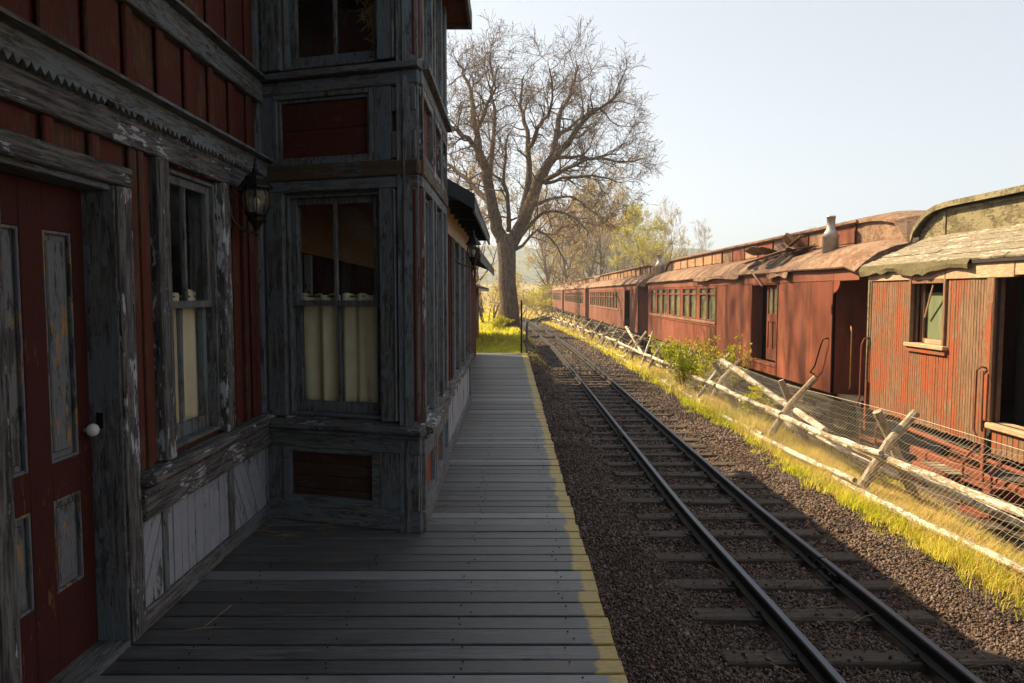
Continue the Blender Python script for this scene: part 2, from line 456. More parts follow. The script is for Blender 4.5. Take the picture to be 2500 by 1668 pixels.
RAILP = [(-.05, 0), (.05, 0), (.05, .012), (.010, .028), (.010, .078), (.028, .084), (.028, .106), (.020, .113), (-.020, .113), (-.028, .106), (-.028, .084), (-.010, .078), (-.010, .028), (-.05, .012)]
def sweep_rail(off, cx, Ys, zb):
    mb = MB(); n = len(RAILP)
    for i, Y in enumerate(Ys):
        a = float(cx(Y)); d = (float(cx(Y + .5)) - float(cx(Y - .5)))
        nx_, ny_ = 1 / math.hypot(1, d), -d / math.hypot(1, d)
        for px, pz in RAILP:
            mb.v.append((a + nx_ * (off + px), Y + ny_ * (off + px), zb + pz))
    for i in range(len(Ys) - 1):
        for k in range(n):
            k2 = (k + 1) % n; mb.f.append((i * n + k, i * n + k2, (i + 1) * n + k2, (i + 1) * n + k))
    mb.f.append(tuple(range(n))[::-1]); mb.f.append(tuple((len(Ys) - 1) * n + k for k in range(n)))
    return mb
RZ = -.613
JOINTS = [(-6, 2.0, 'a'), (2.02, 11.0, 'a'), (11.02, 20.0, 'a'), (20.02, 30, 'a'), (30.02, 110, 'a')]
for off in (-.372, .372):
    sh = 3.6 if off > 0 else 0
    for a, b, _ in JOINTS:
        a2 = a if a == -6 else a + sh; b2 = b if b == 110 else b + sh
        Ys = list(np.linspace(a2, b2, 14)) if b2 < 20 else list(np.linspace(a2, b2, max(3, int((b2 - a2) / 1.2))))
        mk('rail', sweep_rail(off, track_x, Ys, RZ), STEEL, TRK)
        if b != 110:
            j = MB()
            for s in (-1, 1):
                c = float(track_x(b2)) + off
                j.box(c + s * .0285, c + s * .012, b2 - .28, b2 + .28, RZ + .03, RZ + .08, .004)
                for q in (-.2, -.07, .07, .2):
                    j.box(c + s * .045, c + s * .0287, b2 + q - .015, b2 + q + .015, RZ + .04, RZ + .07, .004)
            mk('joint_bar', j, BLACKIRON, TRK)
TIEYS = []
y = -5.5
while y < 100:
    TIEYS.append(y); y += R.uniform(.50, .60)
spike = MB().box(-.02, .02, -.02, .02, 0, .03, .005)
for i, Y in enumerate(TIEYS):
    c = float(track_x(Y)) + R.uniform(-.07, .05); L = R.uniform(1.62, 1.8) / 2; w = R.uniform(.075, .095); a = R.uniform(-.035, .035)
    b = MB().box(c - L, c + L, Y - w, Y + w, -.78, -.616 + R.uniform(-.006, .0), .012)
    b.v = [(p + R.uniform(-.005, .005), q + (p - c) * a + R.uniform(-.006, .006), r + R.uniform(-.004, .001)) for p, q, r in b.v]
    t = mk('tie', b, TIE(), TRK)
    if Y < 14:
        for off in (-.372, .372):
            pl = MB(); cx = float(track_x(Y)) + off
            pl.box(cx - .10, cx + .10, Y - .065, Y + .065, -.6155, -.609, .002)
            for s in (-1, 1): pl.box(cx + s * .058 - .014, cx + s * .058 + .014, Y + s * .03 - .014, Y + s * .03 + .014, -.609, -.585, .004)
            mk('tie_plate', pl, BLACKIRON, t)
# the diverging far siding
BR = tag(bx('railway_siding', plain('track_bed', (1, 1, 1)), None, 1.5, 3.2, 58, 60, -.72, -.675, 0), kind='structure')
def siding_x(Y): return track_x(Y) + np.maximum(np.asarray(Y, dtype=float) - 46, 0) ** 2 * .0058
for off in (-.372, .372):
    mk('rail', sweep_rail(off, siding_x, list(np.linspace(48, 70, 24)), RZ), STEEL, BR)
for Y in np.arange(58, 70, .6):
    c = float(siding_x(Y)); mk('tie', MB().box(c - .85, c + .85, Y - .09, Y + .09, -.78, -.618, .01), TIE(), BR)

# ballast stones: one mass of small broken stone
def icosa():
    t = (1 + 5 ** .5) / 2
    v = np.array([(-1, t, 0), (1, t, 0), (-1, -t, 0), (1, -t, 0), (0, -1, t), (0, 1, t), (0, -1, -t), (0, 1, -t), (t, 0, -1), (t, 0, 1), (-t, 0, -1), (-t, 0, 1)], float)
    f = np.array([(0, 11, 5), (0, 5, 1), (0, 1, 7), (0, 7, 10), (0, 10, 11), (1, 5, 9), (5, 11, 4), (11, 10, 2), (10, 7, 6), (7, 1, 8), (3, 9, 4), (3, 4, 2), (3, 2, 6), (3, 6, 8), (3, 8, 9), (4, 9, 5), (2, 4, 11), (6, 2, 10), (8, 6, 7), (9, 8, 1)])
    return v / np.linalg.norm(v[0]), f
def rotmats(n):
    q = NP.normal(size=(n, 4)); q /= np.linalg.norm(q, axis=1)[:, None]; w, x, y, z = q.T
    return np.stack([1 - 2 * (y * y + z * z), 2 * (x * y - z * w), 2 * (x * z + y * w), 2 * (x * y + z * w), 1 - 2 * (x * x + z * z), 2 * (y * z - x * w), 2 * (x * z - y * w), 2 * (y * z + x * w), 1 - 2 * (x * x + y * y)], -1).reshape(n, 3, 3)
def stones(P, S, fine=True):
    v, f = icosa() if fine else (np.array([(1, 0, 0), (-1, 0, 0), (0, 1, 0), (0, -1, 0), (0, 0, 1), (0, 0, -1)], float), np.array([(0, 2, 4), (2, 1, 4), (1, 3, 4), (3, 0, 4), (2, 0, 5), (1, 2, 5), (3, 1, 5), (0, 3, 5)])); n = len(P); nv = len(v)
    V = v[None] * (1 + NP.uniform(-.38, .25, (n, nv, 1)))
    V = V * NP.uniform(.6, 1.2, (n, 1, 3))
    V = np.einsum('nij,nkj->nki', rotmats(n), V) * S[:, None, None] + P[:, None, :]
    F = f[None] + (np.arange(n) * nv)[:, None, None]
    return V.reshape(-1, 3), F.reshape(-1, 3)
def ballast_pts(y0, y1, dens, smin, smax):
    n = int((y1 - y0) * 3.6 * dens); X = NP.uniform(.47, 4.05, n); Y = NP.uniform(y0, y1, n)
    keep = NP.uniform(size=n) > smooth(3.35, 3.95, X + NP.normal(0, .1, n)); X, Y = X[keep], Y[keep]
    S = (smin + (smax - smin) * NP.uniform(size=len(X)) ** 1.5) * np.where(NP.uniform(size=len(X)) < .08, 1.6, 1)
    Xw = X + (track_x(Y) - 2.07)
    hump = .045 * smooth(1.35, .8, X) + .012 * np.sin(X * 5 + Y * 2.1) * np.sin(Y * 3.3 - X)
    Z = ground_z(Xw, Y) + .041 + hump + NP.uniform(-.006, .010, len(X))
    ty = np.array(TIEYS); dmin = np.abs(Y[:, None] - ty[None]).min(1)
    on = (dmin < .095) & (np.abs(X - 2.07) < .88)
    nearrail = np.minimum(np.abs(X - 1.71), np.abs(X - 2.43)) < .075
    keep = ~nearrail & (~on | (NP.uniform(size=len(X)) < .035))
    Z = np.where(on, -.612, Z)
    return np.stack([Xw, Y, Z], -1)[keep], S[keep]
A = [ballast_pts(-1, 2.2, 900, .012, .024), ballast_pts(2.2, 6, 4600, .0075, .0165), ballast_pts(6, 10.5, 2300, .0105, .020), ballast_pts(10.5, 20, 900, .016, .029), ballast_pts(20, 55, 210, .03, .05)]
V, F = stones(np.concatenate([a[0] for a in A]), np.concatenate([a[1] for a in A]), False)
m = NT('ballast_stone'); geo = m.n('ShaderNodeNewGeometry'); ri = geo.outputs['Random Per Island']
v = m.coord((1, 1, 1), False); nn = m.noise(v, 60, 3)
c = m.mix(m.ramp(ri, .0, 1.0), (.060, .041, .034), (.22, .152, .122)); c = m.mix(m.ramp(ri, .93, .95), c, (.24, .22, .21)); c = m.mix(m.math('MULTIPLY', nn, .5), c, (.06, .045, .04)); big = m.noise(v, .9, 4, .7); c = m.mix(m.math('MULTIPLY', m.ramp(big, .5, .72), .65), c, (.035, .028, .025)); c = m.mix(m.math('MULTIPLY', m.ramp(big, .48, .3), .35), c, (.19, .15, .115))
m.pbsdf(c, .85, spec=.25)
tag(npmesh('ballast', V, F, m.m), 'reddish brown broken stone ballast around the rails and ties', 'ballast', kind='stuff')

# ================================================================ STATION
def wb(name, mat, parent, M, u0, u1, n0, n1, z0, z1, c=.005, jit=.002):
    b = MB().box(u0, u1, -n1, -n0, z0, z1, c)
    if jit: b.v = [(p + R.uniform(-jit, jit), q + R.uniform(-jit, jit) * .5, r + R.uniform(-jit, jit)) for p, q, r in b.v]
    return mk(name, b, mat, parent, M)
def wall_back(name, mat, parent, M, u0, u1, z0, z1, holes, n0=-.14, n1=-.022):
    b = MB()
    for a, e, c, d in holes_wall(u0, u1, z0, z1, holes): b.box(a, e, -n1, -n0, c, d)
    return mk(name, b, mat, parent, M)
def ring(mb, u0, u1, z0, z1, w, n0, n1, wb_=None, wt=None):
    wb_ = wb_ or w; wt = wt or w
    mb.box(u0, u0 + w, -n1, -n0, z0, z1, .003); mb.box(u1 - w, u1, -n1, -n0, z0, z1, .003)
    mb.box(u0 + w, u1 - w, -n1 + .001, -n0, z0, z0 + wb_, .003); mb.box(u0 + w, u1 - w, -n1 + .001, -n0, z1 - wt, z1, .003)
    return mb
def dh_window(parent, M, u0, u1, z0, z1, zm, dep=.03, mat=None, sw=.045, muntin=True):
    mat = mat or GREY
    fr = mk('window', ring(MB(), u0, u1, z0, z1, .02, -.16, -.005), mat('z'), parent, M)
    a, b = u0 + .021, u1 - .021; mid = (a + b) / 2
    mk('sash', ring(MB(), a, b, zm - .018, z1 - .021, sw, -dep - .035, -dep, .04), mat('z'), fr, M)
    mk('sash', ring(MB(), a, b, z0 + .021, zm + .012, sw, -dep - .072, -dep - .037, .075, .03), mat('z'), fr, M)
    if muntin:
        wb('muntin', mat('z'), fr, M, mid - .012, mid + .012, -dep - .03, -dep - .004, zm + .02, z1 - .06, .003, 0)
        wb('muntin', mat('z'), fr, M, mid - .012, mid + .012, -dep - .067, -dep - .041, z0 + .09, zm - .016, .003, 0)
    for lo, hi, n in ((zm + .02, z1 - .06, -dep - .018), (z0 + .09, zm - .016, -dep - .055)):
        cuts = [a + sw - .004, mid, b - sw + .004] if muntin else [a + sw - .004, b - sw + .004]
        for p, q in zip(cuts, cuts[1:]):
            mk('pane', MB().box(p, q, -n, -n + .003, lo - .004, hi + .004), GLASS, fr, M)
    return fr
ST = thing('station_building', 'weathered red and grey wooden station with two storey bay along the platform', 'building', (-1.77, 5, 0))
MA = frame((-1.77, 0, 0), (0, 1, 0))
DOOR = (2.47, 3.20, -.1, 2.08); WIN = (3.67, 4.34, .78, 2.25)
W1 = wall_back('wall', RED('z'), ST, MA, -6, 5.16, -.05, 4.4, [DOOR, WIN])
BAT = [-5.7 + .302 * i for i in range(37)]           # batten rhythm
BAT = [b for b in BAT if b < 5.05]
def siding(u0, u1, z0, z1):
    e = sorted({u0, u1, *[b for b in BAT if u0 + .03 < b < u1 - .03]})
    for a, b in zip(e, e[1:]):
        wb('siding_board', RED('z'), W1, MA, a + .0015, b - .0015, -.021, R.uniform(-.001, .002), z0, z1)
    for b in e[1:-1]:
        w = R.uniform(.030, .037)
        wb('batten', RED('z'), W1, MA, b - w, b + w, .003, .027, z0, z1, .008)
siding(-5.9, 3.32, 2.16, 2.27)
siding(3.32, 3.55, .76, 2.27)
siding(4.46, 5.06, .76, 2.27)
siding(-5.9, 2.36, .0, 2.16)
siding(-5.9, 5.06, 2.545, 2.91)
siding(-5.9, 5.06, 3.10, 4.38)
wb('batten', RED('z'), W1, MA, 3.40, 3.45, .003, .03, .76, 2.27)
wb('batten', RED('z'), W1, MA, 4.70, 4.76, .003, .03, .76, 2.27)
wb('batten', RED('z'), W1, MA, 4.90, 4.95, .003, .035, .76, 2.27)
# belt course with sawtooth edge
wb('frieze_board', FLAKE('x'), ST, MA, -5.9, 2.06, -.02, .042, 2.27, 2.405, .006, .003)
wb('frieze_board', FLAKE('x'), ST, MA, 2.062, 5.10, -.02, .042, 2.27, 2.405, .006, .003)
p = .048; poly = [(5.10, 2.505), (-5.9, 2.505)]; u = -5.9
while u < 5.08:
    if R.random() > .04: poly += [(u, 2.418), (u + p * .5, 2.388 + R.uniform(-.003, .003))]
    else: poly += [(u, 2.418), (u + p * .5, 2.412)]
    u += p
poly.append((5.10, 2.418))
saw = MB(); b = 0
top = [(a, 2.505) for a, _ in poly[2:]]
vs = []
for (a, z) in poly[2:]: vs += [(a, -.075, z), (a, -.075, 2.505), (a, -.0425, z), (a, -.0425, 2.505)]
fs = []
for i in range(len(vs) // 4 - 1):
    a = i * 4; c = a + 4; fs += [(a, c, c + 1, a + 1), (a + 2, a + 3, c + 3, c + 2), (a, a + 2, c + 2, c)]
saw.add(vs, fs); mk('sawtooth_trim', saw, GREY('x'), ST, MA)
cap = MB().prism([(-.13, 2.507), (.02, 2.507), (.02, 2.548), (-.13, 2.522)], 0, -5.9, 5.12); mk('drip_cap', cap, GREY('x'), ST, MA)
wb('belt_board', GREY('x'), ST, MA, -5.9, 5.10, -.02, .05, 2.91, 3.055, .006, .003)
cap = MB().prism([(-.10, 3.057), (.02, 3.057), (.02, 3.10), (-.10, 3.075)], 0, -5.9, 5.12); mk('drip_cap', cap, GREY('x'), ST, MA)
wb('corner_trim', GREY('z'), ST, MA, 5.02, 5.075, -.02, .03, 3.10, 4.4); wb('corner_trim', GREY('z'), ST, MA, 5.02, 5.07, -.02, .03, 2.55, 2.91)
wb('corner_trim', GREY('z'), ST, MA, 5.03, 5.075, -.02, .032, .76, 2.27)
# door
wb('door_casing', FLAKE('x'), ST, MA, 2.30, 3.32, -.02, .045, 2.08, 2.162, .008, .004)
wb('door_casing', FLAKE('z'), ST, MA, 3.205, 3.315, -.02, .04, 0.0, 2.078, .008, .004)
wb('door_casing', FLAKE('z'), ST, MA, 2.36, 2.465, -.02, .04, 0.0, 2.078, .008, .004)
wb('door_jamb', GREY('z'), ST, MA, 3.19, 3.215, -.20, .02, 0.0, 2.078, .004); wb('door_jamb', GREY('z'), ST, MA, 2.455, 2.48, -.20, .02, 0.0, 2.078, .004)
wb('door_head', GREY('x'), ST, MA, 2.48, 3.19, -.20, .01, 2.055, 2.079, .004)
def DRED(g): return wood('door_red_paint', g, (.045, .011, .009), (.065, .015, .011), (.26, .15, .05), (.12, .05, .025), .30)
dr = MB(); D0, D1 = 2.482, 3.188; N0, N1 = -.155, -.118
for a, b in ((D0, 2.585), (2.775, 2.915), (3.105, D1)): dr.box(a, b, -N1, -N0, .02, 2.05, .003)
for z0, z1 in ((.02, .35), (.745, .90), (1.86, 2.05)):
    for a, b in ((2.585, 2.775), (2.915, 3.105)): dr.box(a, b, -N1 + .001, -N0, z0, z1, .003)
door = mk('door', dr, DRED('z'), ST, MA)
for a, b in ((2.585, 2.775), (2.915, 3.105)):
    for z0, z1 in ((.35, .745), (.90, 1.86)):
        pm = MB().box(a - .005, b + .005, -N1 + .022, -N0 - .004, z0 - .005, z1 + .005)
        pm.box(a + .035, b - .035, -N1 + .010, -N1 + .0221, z0 + .04, z1 - .04, .009)
        mk('door_panel', pm, PANEL('z'), door, MA)
        mk('panel_moulding', ring(MB(), a, b, z0, z1, .014, N1 - .02, N1 - .003), PANEL('z'), door, MA)
kn = MB().lathe([(.0, -.055), (.012, -.054), (.024, -.045), (.030, -.03), (.026, -.014), (.012, -.006), (.010, .02), (.0, .021)], 14)
mk('door_knob', kn, PORCELAIN, door, MA @ Matrix.Translation((3.145, .112, 1.0)) @ Matrix.Rotation(-math.pi / 2, 4, 'X'), True)
wb('strike_plate', BLACKIRON, ST, MA, 3.186, 3.19, -.09, -.06, 1.0, 1.07, .001, 0)
wb('threshold', GREY('x'), ST, MA, 2.48, 3.19, -.2, .03, -.01, .02, .004)
# main wall window
wb('window_casing', FLAKE('z'), ST, MA, 3.555, 3.668, -.02, .045, .76, 2.268, .008, .004)
wb('window_casing', FLAKE('z'), ST, MA, 4.342, 4.455, -.02, .045, .76, 2.268, .008, .004)
dh_window(ST, MA, 3.67, 4.34, .78, 2.25, 1.54)
wb('sill_cap', FLAKE('x'), ST, MA, 3.32, 5.09, -.02, .10, .69, .757, .02, .004)
wb('sill_board', FLAKE('x'), ST, MA, 3.32, 5.09, -.02, .055, .53, .688, .006, .004)
wb('base_board', GREY('x'), ST, MA, 3.32, 5.09, -.02, .035, 0.0, .10, .006)
for a, b in ((3.53, 3.575), (4.375, 4.445), (5.05, 5.095), (3.318, 3.335)):
    wb('wainscot_stile', GREY('z'), ST, MA, a, b, -.02, .03, .101, .528, .005)
def diag_boards(u0, u1, z0, z1, sgn, pitch=.092):
    k = -12
    while k < 14:
        c = (u0 + u1) / 2 + k * pitch; w = pitch * .455; h = (z1 - z0) * 1.05
        sl = .62 * sgn
        poly = [(c - w, z0 - .02), (c + w, z0 - .02), (c + w + sl * h, z0 + h), (c - w + sl * h, z0 + h)]
        poly = clip_rect(poly, u0, u1, z0, z1)
        if len(poly) >= 3: mk('wainscot_board', MB().prism([(a, b) for a, b in poly], 1, R.uniform(-.018, -.013), .018), WAIN('z'), ST, MA)
        k += 1
diag_boards(3.335, 3.53, .10, .53, 1); diag_boards(4.445, 5.05, .10, .53, -1, .10)
u = 3.575
while u < 4.36:
    w = R.choice([.062, .085, .10]); e = min(u + w, 4.375)
    if 4.375 - e < .03: e = 4.375
    wb('wainscot_board', WAIN('z'), ST, MA, u + .004, e - .004, -.02, R.uniform(.012, .018), .10, .53, .004); u = e

# bay: side facing the camera
BL = Vector((-1.77, 5.10, 0)); BR_ = Vector((-.61, 4.75, 0)); MS = frame(BL, BR_ - BL); LS = (BR_ - BL).length
def bay_wall(M, L, wins, name='bay_wall', panels=None, side=True):
    holes = [(a, b, .745, 2.285) for a, b in wins] + [(a, b, 3.13, 4.06) for a, b in wins]
    W = wall_back(name, GREY('z'), ST, M, 0.0 if side else .005, L - (.14 if side else 0), -.05, 4.45, holes)
    wb('base_board', GREY('x'), W, M, 0, L + .012, -.02, .03, 0, .145, .006)
    wb('belt_board', GREY('x'), W, M, 0, L + .01, -.02, .03, .53, .655, .006)
    cp = MB().prism([(-.085, .672), (.02, .657), (.02, .742), (-.085, .705)], 0, 0, L + .035); mk('sill', cp, FLAKE('x'), W, M)
    wb('bed_mould', GREY('x'), W, M, 0, L + .02, .03, .055, .63, .662, .01)
    wb('belt_board', OCHREGREY('x'), W, M, 0, L + .014, -.02, .034, 2.375, 2.475, .008, .004)
    wb('belt_board', GREY('x'), W, M, 0, L + .008, -.02, .026, 2.295, 2.373, .008, .004)
    wb('belt_board', GREY('x'), W, M, 0, L + .012, -.02, .032, 2.955, 3.045, .008, .003)
    cp = MB().prism([(-.075, 3.05), (.02, 3.047), (.02, 3.125), (-.075, 3.085)], 0, 0, L + .03); mk('sill', cp, GREY('x'), W, M)
    for (a, b) in wins:
        fr = dh_window(W.parent, M, a, b, .75, 2.28, 1.535); dh_window(W.parent, M, a, b, 3.13, 4.055, 3.66)
    return W
def OCHREGREY(g): return wood('worn_ochre_belt', g, (.11, .105, .09), (.12, .12, .11), (.12, .075, .035), (.07, .055, .04), .66, bstr=1.0)
BS = bay_wall(MS, LS, [(.208, .931)])
def strip(W, M, name, mat, u0, u1, z0, z1, n1=.026, c=.005): return wb(name, mat('z'), W, M, u0, u1, -.02, n1, z0, z1, c)
for z0, z1 in ((.743, 2.294), (3.126, 4.4)):
    strip(BS, MS, 'pilaster', GREY, .0, .05, z0, z1, .012); strip(BS, MS, 'pilaster', GREY, .055, .20, z0, z1, .028)
    strip(BS, MS, 'pilaster', GREY, .935, 1.035, z0, z1, .028); strip(BS, MS, 'bead', GREY, 1.037, 1.058, z0, z1, .036, .01); strip(BS, MS, 'bead', GREY, 1.060, 1.085, z0, z1, .024, .01)
    strip(BS, MS, 'siding_board', RED, 1.087, 1.150, z0, z1, .008); strip(BS, MS, 'siding_board', RED, 1.152, 1.208, z0, z1, .022, .014)
# framed red panel of two boards between the storeys
strip(BS, MS, 'pilaster', GREY, .03, .135, 2.477, 2.953); strip(BS, MS, 'pilaster', GREY, .905, 1.03, 2.477, 2.953)
mk('panel_frame', ring(MB(), .137, .903, 2.477, 2.953, .03, -.02, .03), GREY('z'), BS, MS); mk('panel_frame', ring(MB(), .168, .872, 2.508, 2.922, .022, -.02, .012), GREY('z'), BS, MS)
wb('panel_board', RED('x'), BS, MS, .190, .850, -.02, -.008, 2.53, 2.712, .003); wb('panel_board', RED('x'), BS, MS, .190, .850, -.02, -.006, 2.716, 2.90, .003)
for z0, z1 in ((2.79, 2.94), (2.49, 2.66)):
    mk('small_panel_frame', ring(MB(), 1.035, 1.205, z0, z1, .032, -.02, .026), GREY('z'), BS, MS)
strip(BS, MS, 'siding_board', RED, 1.035, 1.20, 2.477, 2.953, .004)
# lower panel
strip(BS, MS, 'pilaster', GREY, .01, .16, .147, .528, .012); strip(BS, MS, 'pilaster', GREY, .918, 1.07, .147, .528, .03)
mk('panel_frame', ring(MB(), .165, .915, .147, .528, .055, -.02, .03, .04, .03), GREY('x'), BS, MS)
for z0, z1 in ((.188, .235), (.239, .33), (.333, .42), (.424, .497)): wb('panel_board', OCHRE('x'), BS, MS, .221, .859, -.02, -.006, z0, z1, .003)
mk('panel_frame', ring(MB(), 1.075, 1.208, .147, .528, .04, -.02, .028), GREY('z'), BS, MS); strip(BS, MS, 'siding_board', GREY, 1.115, 1.168, .187, .49, .006)

# bay: front facing the track
MF = frame((-.61, 4.75, 0), (0, 1, 0)); LF = 1.80
FW = [(.13, .60), (.86, 1.33)]
BF = bay_wall(MF, LF, FW, side=False)
for z0, z1 in ((.743, 2.294), (3.126, 4.4)):
    strip(BF, MF, 'siding_board', RED, -.004, .035, z0, z1, .018, .012)
    for a, b in ((.04, .125), (.605, .66), (.80, .855), (1.335, 1.40), (1.66, 1.80)): strip(BF, MF, 'pilaster', GREY if b > .2 else FLAKE, a, b, z0, z1, .03)
    strip(BF, MF, 'siding_board', RED, .662, .798, z0, z1, .006); strip(BF, MF, 'siding_board', RED, 1.402, 1.658, z0, z1, .006)
for a, b in ((.02, .66), (.75, 1.30), (1.36, 1.79)):
    mk('panel_frame', ring(MB(), a, b, 2.478, 2.952, .05, -.02, .03), FLAKE('z'), BF, MF); wb('panel_board', RED('z'), BF, MF, a + .05, b - .05, -.02, -.004, 2.53, 2.90)
    mk('panel_frame', ring(MB(), a, b, .147, .528, .06, -.02, .03), GREY('z'), BF, MF)
    wb('panel_board', wood('orange_lit_worn_panel', 'z', (.22, .05, .02), (.28, .07, .025), (.30, .16, .05), (.12, .05, .03), .4) if a < 1.3 else WAIN('z'), BF, MF, a + .06, b - .06, -.02, -.004, .208, .467)  # red worn panels, with the orange light on them put into the colour
wb('corner_post', GREY('z'), ST, MF, -.012, .018, -.10, .004, 0.0, 4.4, .004)
# second bay wall back to the main house, and bay roof with red boarded soffit
bx('wall', RED('z'), ST, -1.75, -.63, 6.46, 6.545, -.05, 4.45, 0)
rf = bx('roof', ROOFMETAL, ST, -5.5, -.40, 4.15, 6.86, 4.122, 4.20, .004)
for i in range(8):
    x1 = -.405 - i * .155; bx('soffit_board', RED('y'), rf, x1 - .152, x1, 4.16, 6.85, 4.096, 4.12, .003)
bx('fascia', GREY('y'), rf, -.399, -.372, 4.15, 6.86, 4.06, 4.21, .003)
bx('fascia', GREY('x'), rf, -5.5, -.372, 6.861, 6.888, 4.06, 4.21, .003)
mk('gable', MB().prism([(4.15, 4.201), (6.86, 4.201), (5.5, 5.4)], 0, -5.5, -.40), ROOFMETAL, rf)
r2 = mk('roof', MB().prism([(-.55, 4.30), (-.55, 4.38), (-5.5, 7.3), (-5.5, 7.2)], 1, -6.0, 4.14), ROOFMETAL, ST)  # unseen main roof, its overhang made deep to shade wall and platform
bx('eave_board', GREY('y'), r2, -1.77, -.56, -6.0, 4.14, 4.285, 4.30, .003)
# unseen roof on posts, added over the camera to shade the near platform
cn = mk('added_shade_roof', MB().prism([(.95, 2.97), (.95, 3.05), (-1.76, 3.60), (-1.76, 3.52)], 1, -6.0, 2.9), ROOFMETAL, ST)
for i in range(14): bx('shade_roof_rafter', DARKWOOD, cn, -1.7, .90, -5.8 + i * .64, -5.72 + i * .64, 2.87, 2.96, .004)
for y in (-2.2, .6): bx('porch_post', GREY('z'), cn, .30, .42, y - 2.0, y - 1.88, 0, 2.87, .01)
bx('end_wall', RED('z'), ST, -1.76, .30, -1.3, -1.2, 0, 2.87, 0)  # unseen wall added behind the camera to block light from there
# rooms behind the glass
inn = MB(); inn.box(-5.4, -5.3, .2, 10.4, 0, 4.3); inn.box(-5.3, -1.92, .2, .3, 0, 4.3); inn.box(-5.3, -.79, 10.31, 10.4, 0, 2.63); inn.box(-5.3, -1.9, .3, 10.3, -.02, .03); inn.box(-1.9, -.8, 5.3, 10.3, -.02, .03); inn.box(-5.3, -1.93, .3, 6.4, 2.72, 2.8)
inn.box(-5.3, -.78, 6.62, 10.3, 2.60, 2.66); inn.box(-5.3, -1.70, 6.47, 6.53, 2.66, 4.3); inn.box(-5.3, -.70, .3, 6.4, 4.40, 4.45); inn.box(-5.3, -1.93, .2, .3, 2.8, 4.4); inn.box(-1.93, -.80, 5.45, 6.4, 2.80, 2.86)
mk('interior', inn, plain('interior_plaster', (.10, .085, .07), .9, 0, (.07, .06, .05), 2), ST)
mk('stair_soffit', MB().prism([(-2.6, 2.14), (-.86, 1.745), (-.86, 2.72), (-2.6, 2.72)], 1, 6.22, 6.36), wood('stair_boards', 'x', (.42, .22, .09), (.50, .27, .12), (.34, .17, .07), (.28, .14, .06), .3), ST)
for x in (-1.86, -1.76): bx('interior_post', WAIN('z'), ST, x, x + .055, 6.12, 6.18, .03, 1.93)

# curtains and rods behind the lower sashes
def curtain(label, M, u0, u1, z0, z1, dep, folds, amp=.022, seed=0, mat=None):
    rr = random.Random(seed); n = 48; rows = []
    for z in np.linspace(z0, z1, 10):
        t = (z - z0) / (z1 - z0); row = []
        for i in range(n + 1):
            s = i / n
            a = amp * (math.sin(s * folds * 2 * math.pi + seed + .5 * math.sin(s * 5 + seed)) * (.55 + .45 * math.sin(s * 7.3 + seed * 3)) + .4 * math.sin(s * folds * 4.7 + seed * 2 + t * 1.5)) * (1.1 - .35 * t)
            row.append((u0 + (u1 - u0) * (s + .012 * math.sin(s * 9 + t * 2.5 + seed)), dep + a, z + .008 * math.sin(s * folds * 6.28)))
        rows.append(row)
    o = mk('curtain', MB().sheet(rows), mat or CLOTH, None, M, True)
    so = o.modifiers.new('thickness', 'SOLIDIFY'); so.thickness = .002
    return tag(o, label, 'curtain', 'cream curtains behind the station windows')
curtain('left cream curtain in the lower sash of the bay window', MS, .235, .556, .80, 1.60, .122, 2.7, .021, 1.3)
curtain('right cream curtain in the lower sash of the bay window', MS, .572, .90, .80, 1.60, .122, 2.6, .026, 4.2)
curtain('narrow cream curtain behind the left lower pane of the window by the door', MA, 3.84, 4.10, .80, 1.60, .125, 1.6, .018, 2.1)
curtain('gathered cream curtain behind the right lower pane of the window by the door', MA, 4.17, 4.40, .80, 1.62, .125, 1.4, .02, .4)
for nm, M, a, b in (('brass curtain rod across the bay window', MS, .20, .93), ('brass curtain rod across the window by the door', MA, 3.66, 4.34)):
    tag(mk('curtain_rod', MB().tube([(a, .125, 1.585), (b, .125, 1.585)], .007, 8), BRASS, None, M, True), nm, 'curtain rod')

# straw nest in the upper bay window
nb = MB(); rr = random.Random(5)
for i in range(170):
    t = rr.random(); u = .885 - .26 * rr.random() * t ** .6; z = 3.24 + .70 * t
    d = Vector((rr.uniform(-1, 1), rr.uniform(-.3, .3), rr.uniform(-1, 1))).normalized() * rr.uniform(.04, .11); c = Vector((u, .12 + rr.uniform(0, .12), z))
    nb.tube([c - d, c + Vector((rr.uniform(-.02, .02), 0, .015)), c + d], .0022, 3, False)
tag(mk('straw_nest', nb, plain('straw', (.38, .27, .10), .8, 0, (.24, .16, .06), 8), None, MS), 'tangled straw nest behind the upper right pane of the bay', 'nest')

